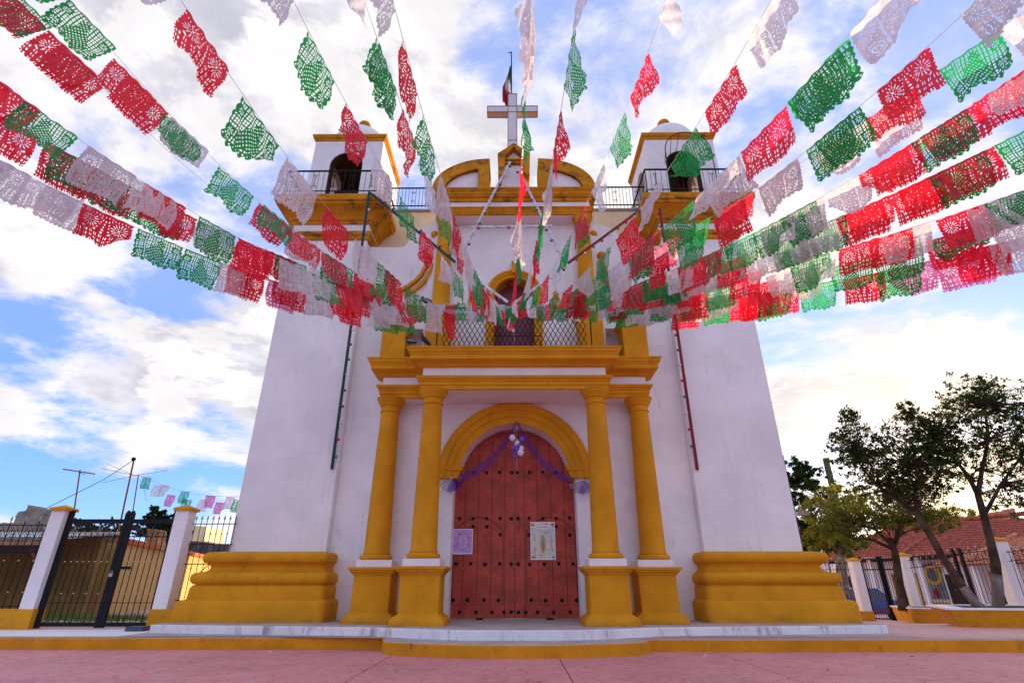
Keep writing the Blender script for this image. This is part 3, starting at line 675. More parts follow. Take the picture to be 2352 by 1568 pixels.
# upper entablature
x0, x1 = -1.90, 1.90
sweep_rect(MB(), x0, x1, 10.74, 11.7, [(-.05, 9.24), (0, 9.245), (0, 9.30), (.018, 9.305), (.018, 9.36), (.03, 9.365), (.04, 9.40), (.06, 9.41), (.06, 9.43), (0, 9.435)]).build('architrave', M['ochre_old'], church)
sweep_rect(MB(), x0 + .02, x1 - .02, 10.76, 11.7, [(0, 9.43), (0, 9.63)]).build('frieze', M['white'], church)
sweep_rect(MB(), x0, x1, 10.74, 11.75, [(0, 9.62), (.03, 9.63), (.04, 9.70), (.09, 9.72), (.11, 9.76), (.13, 9.77), (.135, 9.84), (.155, 9.85), (.165, 9.885), (.18, 9.89), (.185, 9.93), (.15, 9.945)]).build('cornice', M['ochre_old'], church)
# broken segmental gable
def seg_curve(a_, b_, z0, xc=.62, n=18, t0=0.0):
    return [(xc + a_ * math.sin(t), z0 + b_ * math.cos(t)) for t in [t0 + (math.pi / 2 - t0) * i / n for i in range(n + 1)]]
for s in (-1, 1):
    q = MB(); zb0 = 9.94
    for k, (da, yf) in enumerate(((0, 10.60), (.07, 10.63), (.14, 10.66), (.22, 10.69))):
        N = 20; outer = seg_curve(1.42 - da, .95 - da, zb0, n=N); inner = seg_curve(1.42 - .31, .95 - .31, zb0, n=N); yb_ = 11.3 + .001 * k
        vs = [(s * x, yy, z) for (xo, zo), (xi, zi) in zip(outer, inner) for yy in (yf, yb_) for x, z in ((xo, zo), (xi, zi))]; fs = []
        for i in range(N): a = 4 * i; b = a + 4; fs += [(a, a + 1, b + 1, b), (a + 2, b + 2, b + 3, a + 3), (a, b, b + 2, a + 2), (a + 1, a + 3, b + 3, b + 1)]
        fs += [(0, 2, 3, 1), (4 * N, 4 * N + 1, 4 * N + 3, 4 * N + 2)]
        q.add(vs, fs); q.box(min(s * (.62 + da), s * .90), max(s * (.62 + da), s * .90), yf - .0015, yb_ - .002, zb0, 10.60)
    gb = q.build('gable_scroll', M['ochre_old'], church)
    tp = [(.7, zb0)] + [(x, z) for x, z in seg_curve(1.10, .72, zb0)]
    MB().prism(flip(tp, s), 10.715, 11.28).build('gable_panel', M['white'], church)
# central stem, hood and cross
st = [(.62, 9.935), (.50, 9.97), (.40, 10.06), (.33, 10.20), (.285, 10.40), (.265, 10.62), (.262, 10.95)]
MB().prism(st + [(-x, z) for x, z in st[::-1]], 10.82, 11.28).build('gable_stem', M['plaster'], church)
q = MB(); Hy0, Hy1 = 10.66, 11.32
for s in (-1, 1):
    q.prism(flip([(.235, 10.50), (.34, 10.42), (.40, 10.44), (.40, 11.06), (.235, 11.06)], s), Hy0, Hy1)
    q.prism(flip([(0, 11.36), (.235, 11.055), (.42, 11.055), (.42, 11.12), (0, 11.47)], s), Hy0, Hy1)
q.build('gable_hood', M['ochre_old'], church)
MB().prism([(-.23, 10.9), (.23, 10.9), (.23, 11.06), (0, 11.33), (-.23, 11.06)], 10.84, 11.3).build('hood_panel', M['white'], church)
q = MB(); q.box(-.23, .23, 10.72, 11.3, 10.86, 10.90); q.box(-.23, .23, 10.74, 11.3, 10.99, 11.03); q.build('hood_shelf', M['ochre_old'], church)
# cross
cr = thing('cross', None, None); cr.parent = church; cr.location = Vector((-.04, 11.55, 11.2)) - Vector(church.location)
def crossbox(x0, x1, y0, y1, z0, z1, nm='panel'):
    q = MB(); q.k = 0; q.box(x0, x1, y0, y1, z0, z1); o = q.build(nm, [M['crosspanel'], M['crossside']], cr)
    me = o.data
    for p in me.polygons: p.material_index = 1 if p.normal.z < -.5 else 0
tilt = R(1.6)
cxx, cyy = -.04, 11.45
zt_ = 14.17; za1, za2 = 13.44, 13.67
crossbox(cxx - .128, cxx + .128, cyy, cyy + .22, 11.2, za1); crossbox(cxx - .128, cxx + .128, cyy, cyy + .22, za1 + .004, za2 - .004); crossbox(cxx - .128, cxx + .128, cyy, cyy + .22, za2, zt_)
crossbox(cxx - .73, cxx - .132, cyy + .0, cyy + .21, za1, za2); crossbox(cxx + .132, cxx + .73, cyy, cyy + .21, za1, za2)
q = MB(); e = .012
for sx in (-1, 1):
    x = cxx + sx * .130
    for yv in (cyy - .003, cyy + .22): q.bar((x, yv, 11.2), (x, yv, zt_), .016, .016)
    for yv in (cyy - .003, cyy + .213):
        for zv in (za1, za2): q.bar((cxx + sx * .13, yv, zv), (cxx + sx * .735, yv, zv), .018, .016)
        q.bar((cxx + sx * .733, yv, za1), (cxx + sx * .733, yv, za2), .016, .016)
    for zv in (za1, za2): q.bar((cxx + sx * .733, cyy, zv), (cxx + sx * .733, cyy + .21, zv), .016, .016)
for zv in (12.35, za1, za2, zt_): q.bar((cxx - .13, cyy - .004, zv), (cxx + .13, cyy - .004, zv), .016, .012)
q.build('cross_edging', M['crossedge'], cr)
q = MB()
for sx in (-1, 1):
    for sz in (-1, 1):
        for k in (0, 1):
            c0 = (cxx + sx * (.19 + .09 * k), (za2 + .08 + .05 * (1 - k)) if sz > 0 else (za1 - .08 - .05 * (1 - k)))
            q.tube([(c0[0] + sx * (.05 - .004 * i) * math.cos(i * .6) * .8, cyy + .1, c0[1] + sz * (.045 - .004 * i) * math.sin(i * .6)) for i in range(10)], .006, 4)
q.build('cross_scroll', M['crossedge'], cr)

# scroll buttresses beside the upper storey
for s in (-1, 1):
    path = [(2.13, 8.18), (2.17, 7.95), (2.25, 7.75), (2.38, 7.57), (2.55, 7.42), (2.75, 7.30), (2.86, 7.18), (2.93, 6.95), (2.94, 6.6), (2.93, 6.33)]
    body = [(1.95, 6.33)] + [(2.93, 6.33)] + [(x - .02, z) for x, z in path[::-1]] + [(2.0, 8.4), (1.95, 8.4)]
    MB().prism(flip(body, s), 11.2, 11.59).build('buttress', M['plaster'], church)
    q = MB()
    for off in (0.0, .14):
        pts = [Vector((x - off * .9, z - off * .75)) for x, z in path]; 
        L = []
        for i, p in enumerate(pts):
            t_ = (pts[min(i + 1, len(pts) - 1)] - pts[max(0, i - 1)]).normalized(); nn = Vector((t_.y, -t_.x)); L.append((p + nn * .035, p - nn * .035))
        poly = [tuple(a) for a, b in L] + [tuple(b) for a, b in L[::-1]]
        q.prism(flip(poly, s), 11.08 + off * .2, 11.25)
    q.build('scroll_band', M['ochre'], church)
    MB().ball((s * 2.14, 11.12, 8.27), .105, 16).build('scroll_ball', M['ochre'], church, smooth=60)
    MB().ball((s * 1.99, 11.15, 8.93), .10, 16).build('scroll_ball', M['ochre'], church, smooth=60)

# lattice balcony railing
q = MB(); ry = 10.08; zb0, zt0 = 5.36, 6.28; xl, xr = -1.50, 1.50; st_ = .105; hgt = zt0 - zb0
for k in range(-12, 32):
    for d in (1, -1):
        xa = xl + k * st_ * 1.0; xb = xa + d * hgt * .52
        # clip to the rectangle
        p0, p1 = Vector((xa, zb0)), Vector((xb, zt0)); t0_, t1_ = 0, 1; dx = p1.x - p0.x
        for lim, sg in ((xl, 1), (xr, -1)):
            f0 = (p0.x - lim) * sg; f1 = (p1.x - lim) * sg
            if f0 < 0 and f1 < 0: t0_ = 2
            elif f0 < 0: t0_ = max(t0_, f0 / (f0 - f1))
            elif f1 < 0: t1_ = min(t1_, f0 / (f0 - f1))
        if t0_ < t1_:
            a = p0.lerp(p1, t0_); b = p0.lerp(p1, t1_); mid = a.lerp(b, .5); w_ = .0
            q.tube([(a.x, ry, a.y), (mid.x + .006 * d, ry - .008 * d, mid.y), (b.x, ry, b.y)], .0075, 4)
q.tube([(xl - .1, ry, zt0), (xr + .1, ry, zt0)], .02, 6); q.tube([(xl, ry, zb0 + .02), (xr, ry, zb0 + .02)], .012, 5)
for x in (xl - .1, xr + .1): q.tube([(x, ry, zb0 - .01), (x, ry, zt0)], .014, 5)
q.tube([(-.45, ry - .01, zb0), (-.45, ry - .01, 5.62), (.55, ry - .01, 5.62), (.55, ry - .01, zb0)], .009, 4)
q.build('lattice_railing', M['iron'], church)

# ================================================================== LIGHT BARS (poles set with coloured bulbs)
bulb_me = {}
def light_bar(a, b, mt, label, first=0, step=.34, tk=.055, seq=('bulb_red', 'bulb_green', 'bulb_white'), grp='light bars hung on the church front', side=-1):
    a, b = Vector(a), Vector(b); t = thing('light_bar', label, 'light bar', a, grp)
    MB().bar(a, b, tk, .04).build('bar', mt, t); d = (b - a); n = int(d.length / step); dn = d.normalized()
    out_ = dn.cross(Vector((0, 1, 0))).normalized() * side
    for i in range(n):
        m_ = seq[(i + first) % len(seq)]
        if m_ not in bulb_me:
            o = MB().ball((0, 0, 0), .034, 10).build('bulb', M[m_], t, smooth=60); bulb_me[m_] = o.data
        else: o = bpy.data.objects.new('bulb', bulb_me[m_]); col.objects.link(o); o.parent = t
        p = a + dn * (step * (i + .5)) + out_ * (tk / 2 + .032) + Vector((0, -.02, 0)); o.location = p - a
        if i == 0 or (m_, 's') not in bulb_me:
            s_ = MB().tube([(0, 0, 0), tuple(-out_ * .045)], .016, 6).build('bulb_socket', M['iron'], t); s_.location = o.location
    return t
P_ = lambda x, y, Y: tuple(at(x, y, Y))
light_bar(P_(848, 441, 10.86), P_(762, 1077, 11.36), M['green_bar'], 'long dark green bar of bulbs leaning down the left tower', 1, .36, side=1)
light_bar(P_(1515, 478, 10.9), P_(1602, 1079, 11.36), M['red_bar'], 'long dark red bar of bulbs leaning down the right tower', 0, .36, side=-1)
light_bar(P_(850, 443, 10.84), P_(1047, 603, 10.45), M['green_bar'], 'short dark green bar of bulbs slanting off the left tower cornice', 2, .36, side=1)
light_bar(P_(1478, 477, 10.84), P_(1305, 604, 10.45), M['red_bar'], 'short dark red bar of bulbs slanting off the right tower cornice', 1, .30, side=1)
light_bar(P_(1172, 372, 10.62), P_(1048, 606, 10.44), M['white_bar'], 'white bar of bulbs, left side of the star on the gable', 1, .33, side=1)
light_bar(P_(1188, 385, 10.62), P_(1298, 605, 10.44), M['white_bar'], 'white bar of bulbs, right side of the star on the gable', 0, .33, side=-1)
light_bar(P_(1082, 521, 10.52), P_(1268, 519, 10.52), M['white_bar'], 'white level bar of bulbs across the star on the gable', 2, .36, seq=('bulb_red', 'bulb_white'), side=-1)
light_bar(P_(1048, 608, 10.42), P_(1166, 694, 10.05), M['white_bar'], 'white bar of bulbs running down to the railing from the left', 1, .28, side=-1)
light_bar(P_(1300, 610, 10.42), P_(1182, 696, 10.05), M['white_bar'], 'white bar of bulbs running down to the railing from the right', 0, .28, side=1)

# ================================================================== DOOR DECORATIONS
# swags of purple tulle
dr = thing('tulle_swag', 'purple tulle swag draped from the arch top to both imposts', 'drape', P_(1186, 967, 11.0))
for s, tx, ty in ((-1, 1055, 1098), (1, 1313, 1102)):
    a = Vector(P_(1187, 968, 11.0)); b = Vector(P_(tx, ty, 11.02)); n = 26; rows = []
    for i in range(n + 1):
        t_ = i / n; p = a.lerp(b, t_); p.z -= .27 * math.sin(math.pi * t_ ** .9); wv_ = .03 + .10 * math.sin(math.pi * min(1, t_ * .8 + .1)) * (1 - .15 * math.sin(t_ * 20)) + .10 * t_ * t_
        dirn = Vector((b.x - a.x, 0, b.z - a.z)).normalized(); up_ = Vector((-dirn.z, 0, dirn.x)) * (1 if s > 0 else -1)
        row = []
        for j in range(9):
            u = j / 8 - .5; row.append(tuple(p + up_ * wv_ * u + Vector((0, .025 * math.sin(j * 2.1 + t_ * 9), 0))))
        rows.append(row)
    vs = [v for r_ in rows for v in r_]
    MB().add(vs, [(i * 9 + j, i * 9 + j + 1, (i + 1) * 9 + j + 1, (i + 1) * 9 + j) for i in range(n) for j in range(8)]).build('swag', M['tulle_p'], dr, smooth=60, fix=False)
for x, y, nm in ((1037, 1098, 'purple and white tulle bow under the left impost'), (1336, 1102, 'purple and white tulle bow under the right impost')):
    c = Vector(P_(x, y, 11.04)); t = thing('tulle_bow', nm, 'bow', c, 'tulle bows under the imposts')
    for m_, a0, a1, L in (('tulle_w', -160, -78, .30), ('tulle_p', -105, -28, .29), ('tulle_w', -70, -18, .22) if x > 1200 else ('tulle_p', -75, -15, .27)):
        n = 14; vs = [tuple(c)]; 
        for i in range(n + 1):
            a = R(a0 + (a1 - a0) * i / n); l = L * (.93 + .07 * math.sin(i * 1.1)); vs.append((c.x + l * math.cos(a), c.y - .03 - .05 * math.sin(i * 1.9) - .02, c.z + l * math.sin(a)))
            vs.append((c.x + .5 * l * math.cos(a), c.y - .03 - .03 * math.sin(i * 1.9), c.z + .5 * l * math.sin(a)))
        fs = [(0, 2 + 2 * i, 4 + 2 * i) for i in range(n)] + [(2 + 2 * i, 1 + 2 * i, 3 + 2 * i, 4 + 2 * i) for i in range(n)]
        MB().add(vs, fs).build('tulle_fan', M[m_], t, fix=False)
    q = MB(); q.tube([(c.x + .01 * math.sin(i), c.y - .07, c.z + .02 - .025 * i) for i in range(6)], .006, 4); q.ball((c.x, c.y - .04, c.z), .022, 8); q.build('ribbon', M['foil'], t)
# balloons
bc = thing('balloon_cluster', 'hanging cluster of small purple and white balloons', 'balloons', P_(1188, 1000, 10.95))
for x, y, r, m_ in ((1177, 1005, .085, 'balwhite'), (1199, 1008, .078, 'balpurple'), (1188, 1018, .075, 'balwhite'), (1179, 1029, .065, 'balpurple'), (1187, 1031, .055, 'balpurple'), (1198, 1029, .065, 'balwhite'), (1196, 1039, .085, 'balwhite'), (1186, 1048, .055, 'balpurple'), (1181, 1047, .045, 'balpurple'), (1188, 1009, .022, 'foil'), (1192, 1022, .05, 'balpurple')):
    c = Vector(P_(x, y, 10.95 + rnd.uniform(-.05, .05)))
    q = MB(); q.ball(c, r * .8, 16, (1, 1, 1.1)); q.build('balloon', M[m_], bc, smooth=60)
q = MB(); q.tube([P_(1186, 958, 10.98), P_(1186, 975, 10.96), P_(1187, 1000, 10.95)], .004, 4)
q.tube([tuple(Vector(P_(1187, 1052, 10.95)) + Vector((.014 * math.sin(i * 1.7), .01 * math.cos(i * 1.7), -.022 * i))) for i in range(13)], .005, 4); q.build('string', M['foil'], bc)

# posters: printed sheets taped on the door
def poster(name, label, px, colfn):
    tl = Vector(P_(px[0], px[1], YD - .03)); br = Vector(P_(px[2], px[3], YD - .03))
    W_, H_ = br.x - tl.x, tl.z - br.z; n = 8; vs = []; 
    for j in range(n + 1):
        for i in range(n + 1): vs.append((tl.x + W_ * i / n, tl.y + .006 * math.sin(i * .9 + j * .5) + (.012 if (i in (0, n) and j in (0, n)) else 0) * -.5, tl.z - H_ * j / n))
    fs = [(j * (n + 1) + i, j * (n + 1) + i + 1, (j + 1) * (n + 1) + i + 1, (j + 1) * (n + 1) + i) for j in range(n) for i in range(n)]
    vs += [(v[0], v[1] + .002, v[2]) for v in vs]; k = (n + 1) ** 2; fs += [tuple(k + i for i in f)[::-1] for f in fs]
    m = bpy.data.materials.new(name + '_print'); m.use_nodes = True; t = NT(m.node_tree); b = t.n['Principled BSDF']; b.inputs['Roughness'].default_value = .5
    ge = t.a('ShaderNodeNewGeometry'); mp = t.a('ShaderNodeMapping'); mp.inputs['Location'].default_value = (-tl.x / W_, 0, -br.z / H_); mp.inputs['Scale'].default_value = (1 / W_, 1, 1 / H_)
    t.c(ge.outputs['Position'], mp.inputs['Vector']); s_ = t.a('ShaderNodeSeparateXYZ'); t.c(mp.outputs[0], s_.inputs[0])
    t.c(colfn(t, s_.outputs[0], s_.outputs[2], mp.outputs[0]), b.inputs['Base Color'])
    o = MB().add(vs, fs).build(name, m, fix=False); tag(o, label, 'poster'); return o
def ell(t, u, v, cu, cv_, ru, rv):
    a = t.m('DIVIDE', t.m('SUBTRACT', u, cu), ru); b = t.m('DIVIDE', t.m('SUBTRACT', v, cv_), rv); return t.m('SQRT', t.m('ADD', t.m('MULTIPLY', a, a), t.m('MULTIPLY', b, b)))
def frame(t, u, v, wd):
    a = t.m('MINIMUM', t.m('MINIMUM', u, t.m('SUBTRACT', 1.0, u)), t.m('MINIMUM', v, t.m('SUBTRACT', 1.0, v))); return t.maprange(a, wd, wd + .01, 1, 0)
def pcol1(t, u, v, P):
    n = t.noise(t.scalev(P, 1.2, 1, 7), 2.2, 5, .6); c = t.mix(t.maprange(n, .35, .65), (.60, .42, .72), (.62, .15, .55))
    c = t.mix(t.maprange(v, .0, .45, .7, 0), c, (.40, .42, .75)); e_ = ell(t, u, v, .52, .5, .28, .36)
    c = t.mix(t.maprange(t.m('ABSOLUTE', t.m('SUBTRACT', e_, .95)), .03, .08, .6, 0), c, (.22, .12, .42)); c = t.mix(t.maprange(e_, .55, .85, .55, 0), c, (.62, .60, .78))
    c = t.mix(t.maprange(ell(t, u, v, .52, .5, .10, .27), .8, 1.1, .45, 0), c, (.30, .28, .55))
    c = t.mix(t.m('MULTIPLY', t.maprange(t.noise(P, 26, 4, .7), .52, .6), .35), c, (.2, .08, .35))
    return t.mix(frame(t, u, v, .035), c, (.78, .74, .82))
def pcol2(t, u, v, P):
    n = t.noise(P, 5.5, 5, .65); c = t.mix(t.maprange(n, .40, .58), (.48, .62, .66), (.74, .62, .52)); c = t.mix(t.maprange(t.noise(P, 9, 3, .6), .54, .62, 0, .8), c, (.66, .16, .12))
    e_ = ell(t, u, v, .5, .42, .20, .33); c = t.mix(t.maprange(e_, .9, 1.05, 1, 0), c, (.72, .56, .20)); c = t.mix(t.maprange(e_, .78, .84, 1, 0), c, (.62, .62, .50))
    i_ = ell(t, u, v, .5, .42, .12, .26); c = t.mix(t.maprange(i_, .8, 1.0, .85, 0), c, (.20, .34, .26)); c = t.mix(t.maprange(ell(t, u, v, .5, .36, .06, .17), .8, 1.1, .9, 0), c, (.60, .14, .10))
    for cu, cv_ in ((.08, .06), (.92, .06), (.08, .93), (.92, .93)): c = t.mix(t.maprange(ell(t, u, v, cu, cv_, .08, .055), .8, 1.05, .9, 0), c, (.42, .22, .07))
    c = t.mix(t.maprange(ell(t, u, v, .5, .86, .36, .05), .8, 1.0, .85, 0), c, (.72, .80, .84)); c = t.mix(t.m('MULTIPLY', t.maprange(ell(t, u, v, .5, .86, .28, .022), .9, 1.0, 1, 0), t.maprange(t.noise(t.scalev(P, 30, 1, 6), 2, 2), .45, .55)), c, (.50, .22, .22))
    return t.mix(frame(t, u, v, .022), c, (.80, .78, .78))
poster('poster', 'purple and lilac poster with an oval, left edge of the red door', (1041, 1214, 1085, 1272), pcol1)
poster('poster', 'tall pale poster with a red and gold oval on the right door leaf', (1218, 1198, 1277, 1285), pcol2)

# ================================================================== FLAG ON THE CHURCH TOP
fp = thing('flagpole', 'dark pole behind the rooftop cross with a limp tricolour flag', 'flagpole', P_(1177, 300, 11.9))
top = Vector(P_(1174.5, 120, 11.9)); q = MB(); q.tube([(top.x + .02, 11.9, 10.6), tuple(top)], .018, 8); q.bar((top.x - .10, 11.9, top.z - .03), (top.x + .01, 11.9, top.z - .03), .02, .02); q.build('pole', M['iron'], fp)
fb = Vector(P_(1171, 148, 11.88)); fe = Vector(P_(1171, 239, 11.88)); n, m_ = 22, 12; vs = []
for i in range(n + 1):
    t_ = i / n; zz = fb.z + (fe.z - fb.z) * t_; wd = .05 + .20 * min(1, t_ * 1.7)
    for j in range(m_ + 1):
        u = j / m_; vs.append((top.x - .005 - wd * u + .02 * math.sin(t_ * 6), 11.9 + .07 * math.sin(u * 9 + t_ * 3) * min(1, t_ * 3), zz - .10 * u * (1 - t_) + .03 * math.sin(u * 9)))
fs = [(i * (m_ + 1) + j, i * (m_ + 1) + j + 1, (i + 1) * (m_ + 1) + j + 1, (i + 1) * (m_ + 1) + j) for i in range(n) for j in range(m_)]
mi = []
for i in range(n):
    for j in range(m_):
        k = i / n + (.18 if j > m_ / 2 else 0) - .05 * math.sin(j)
        mi.append(0 if k < .42 else (1 if k < .68 else 2))
q = MB(); q.add(vs, fs); q.mi = mi
q.build('tricolour_cloth', [mat('flag_green', (.01, .10, .05), .8, .05), mat('flag_white', (.70, .68, .72), .8, .05), mat('flag_red', (.42, .01, .02), .8, .05)], fp, smooth=60, fix=False)

# ================================================================== PIGEONS
def pigeon(label, p, face, sc_=1.0):
    p = Vector(p); t = thing('pigeon', label, 'pigeon', p, 'pigeons perched on the portal')
    c, s_ = math.cos(R(face)), math.sin(R(face))
    def tr(x, y, z): return (p.x + (x * c - y * s_) * sc_, p.y + (x * s_ + y * c) * sc_, p.z + z * sc_)
    q = MB(); pts = [(-.17, 0, .05), (-.11, 0, .07), (-.05, 0, .095), (.02, 0, .115), (.07, 0, .14), (.095, 0, .185), (.105, 0, .215), (.125, 0, .225)]; rr = [.012, .035, .056, .062, .045, .026, .030, .010]
    q.tube([tr(*a) for a in pts], [r * sc_ for r in rr], 10); q.build('body', M['pigeon'], t, smooth=70)
    for sy in (-1, 1):
        q = MB(); q.tube([tr(-.15, sy * .03, .065), tr(-.06, sy * .052, .10), tr(.03, sy * .05, .125)], [.006 * sc_, .026 * sc_, .012 * sc_], 8); q.build('wing', M['pigeon_light'], t, smooth=70)
        MB().tube([tr(.0, sy * .02, .07), tr(.01, sy * .022, .0)], .005 * sc_, 5).build('leg', M['beak'], t)
    MB().tube([tr(.128, 0, .222), tr(.155, 0, .214)], [.007 * sc_, .002], 6).build('beak', M['beak'], t)
pigeon('dark pigeon at the left end of the portal cornice, perched upright', at(976, 792, 9.98), 235, .95)
pigeon('small dark pigeon beside the left ochre corner block', at(941, 794, 10.2), 160, .95)
pigeon('grey pigeon on the upper left pedestal, facing left away from the window', (-1.36, 10.72, 6.555), 20, .95)
pigeon('dark pigeon half hidden beside the scroll above the corner block', at(979, 701, 10.95), 160, 1.1)

# ================================================================== PAPER FLAGS ON STRINGS
def mask_red(u, v):
    x, y = u * 1.30, v
    if v < .045: return True
    m = True
    ds = .022 * np.abs(np.sin(u * math.pi * 13)); 
    if v > .985 - .035 + .035 * abs(math.sin(u * math.pi * 12)): return False
    if u < .018 - .018 * abs(math.sin(v * math.pi * 10)) or u > .982 + .018 * abs(math.sin(v * math.pi * 10)): return False
    for cx, cy in ((.30, .34), (1.0, .34)):
        dx, dy = x - cx, y - cy; r = math.hypot(dx, dy); a = math.atan2(dy, dx)
        if .095 < r < .195 and math.cos(a * 14) > (.58 if r < .17 else .8): return False
        if r < .025: return False
        if .05 < r < .07 and math.cos(a * 6) > .5: return False
        if r < .22: return True
    dx, dy = x - .65, y - .02; r = math.hypot(dx, dy); a = math.atan2(dx, dy)
    if v < .62 and r > .14 and abs(a) < 1.0 and (r * 11) % 1 < .38 and math.cos(a * 18) > .58: return False
    if v > .62:
        k = (v - .62) * 7.5 % 1; j = u * 9 % 1
        if .22 < k < .75 and (.2 < j < .33 or .55 < j < .68): return False
    if .07 < v < .12 and abs((u * 16) % 1 - .5) < .12: return False
    return True
def mask_green(u, v):
    x, y = u * 1.30, v
    if v < .05: return True
    if v > .93 + .07 * abs(math.sin(u * math.pi * 7)): return False
    if u < .02 - .02 * abs(math.sin(v * math.pi * 6)) or u > .98 + .02 * abs(math.sin(v * math.pi * 6)): return False
    if u < .045 or u > .955 or v > .885: 
        return not (abs((u * 14) % 1 - .5) < .12 and .91 < v < .935)
    # central figure-like blob with small slits
    b = min(math.hypot((x - .66) / .21, (y - .58) / .26), math.hypot((x - .60) / .12, (y - .24) / .13), math.hypot((x - .80) / .16, (y - .70) / .20), math.hypot((x - .50) / .14, (y - .74) / .16))
    if b < 1:
        if b < .9 and math.sin(x * 70) * math.sin(y * 62 + x * 20) > .62: return False
        return True
    for cx, cy in ((.17, .27), (1.13, .27), (.17, .74), (1.13, .74)):
        dx, dy = x - cx, y - cy
        if max(abs(dx), abs(dy)) < .105:
            r = math.hypot(dx, dy); a = math.atan2(dy, dx)
            return not (.025 < r < .088 and math.cos(a * 8) > .25)
    gx, gy = (x * 14.5) % 1, (y * 14.5) % 1
    return gx < .34 or gy < .34
def mask_white(u, v):
    x, y = u * 1.30, v
    if v < .05: return True
    if v > .965 - .03 + .045 * abs(math.sin(u * math.pi * 10)): return False
    if u < .018 - .018 * abs(math.sin(v * math.pi * 9)) or u > .982 + .018 * abs(math.sin(v * math.pi * 9)): return False
    for cx, cy in ((.24, .30), (1.06, .30)):
        dx, dy = x - cx, y - cy; r = math.hypot(dx, dy); a = math.atan2(dy, dx)
        if .085 < r < .16 and math.cos(a * 13) > .6: return False
        if r < .02: return False
        if r < .2: return True
    for cx in (.42, .88):
        if abs(x - cx - .03 * math.sin(y * 6)) < .030 and .12 < v < .9 and (v * 17) % 1 < .36: return False
    r = math.hypot(x - .65, y - .6); a = math.atan2(y - .6, x - .65)
    if r < .30 and (r * 13) % 1 < .25 and math.cos(a * 9 + r * 20) > .35: return False
    r2 = min(math.hypot(x - .2, y - .74), math.hypot(x - 1.1, y - .74))
    if r2 < .14 and (r2 * 17) % 1 < .28 and math.sin(x * 50) > -.3: return False
    if ((x * 11) % 1 - .5) ** 2 + ((y * 11) % 1 - .5) ** 2 < .010: return False
    return True
FW, FH = .47, .375
flag_mesh = {}
def flag_variants(key, fn, mt, count=6, nu=88, nv=66):
    keep = [(i, j) for j in range(nv) for i in range(nu) if fn((i + .5) / nu, (j + .5) / nv)]
    out_ = []
    for k in range(count):
        r_ = random.Random(hash(key) % 97 * 0 + len(key) * 31 + k); a1, a2, p1, p2 = r_.uniform(.006, .02), r_.uniform(.012, .035), r_.uniform(0, 6), r_.uniform(0, 6)
        sh_, bil, curl = r_.uniform(-.03, .04), r_.uniform(-.02, .045), r_.uniform(-.4, .6) if k % 3 == 2 else r_.uniform(-.08, .12); f1 = r_.uniform(5, 10); w1 = r_.uniform(.9, 1.0)
        idx = {}; vs = []; fs = []
        def vid(i, j):
            if (i, j) not in idx:
                u, v = i / nu, j / nv
                y = v * (a1 * math.sin(u * f1 + p1) * 2.2 + a2 * math.sin(u * 3.1 + v * 3 + p2)) + bil * v * v + .008 * math.sin(u * 23 + v * 9)
                z = -FH * v * (1 - .10 * v * abs(curl)); y += .08 * curl * max(0, v - .45) ** 2 * 3 * (1 if k % 2 else u)
                cor = max(0, u - .62) * max(0, v - .5) * 3 if k == 2 else (max(0, .4 - u) * max(0, v - .45) * 2.6 if k == 4 else 0)
                y += -.30 * cor; z += .16 * cor
                x = FW * u * w1 + sh_ * v - .02 * math.sin(v * 4 + u * 5) * v - (.10 * cor if k == 2 else -.10 * cor)
                idx[(i, j)] = len(vs); vs.append((x, y, z))
            return idx[(i, j)]
        for i, j in keep: fs.append((vid(i, j), vid(i + 1, j), vid(i + 1, j + 1), vid(i, j + 1)))
        me = bpy.data.meshes.new('paper_flag'); me.from_pydata(vs, [], fs); me.materials.append(mt); me.polygons.foreach_set('use_smooth', [True] * len(fs)); me.update(); out_.append(me)
    return out_
flag_mesh['R'] = flag_variants('R', mask_red, M['p_red']); flag_mesh['G'] = flag_variants('GG', mask_green, M['p_green']); flag_mesh['W'] = flag_variants('WWW', mask_white, M['p_white'])
for k_ in ('P',):
    flag_mesh[k_] = []
    for me in flag_mesh['R'][:3]:
        m2 = me.copy(); m2.materials.clear(); m2.materials.append(M['p_pink']); flag_mesh[k_].append(m2)
ANCH = at(1176, 704, 10.0)
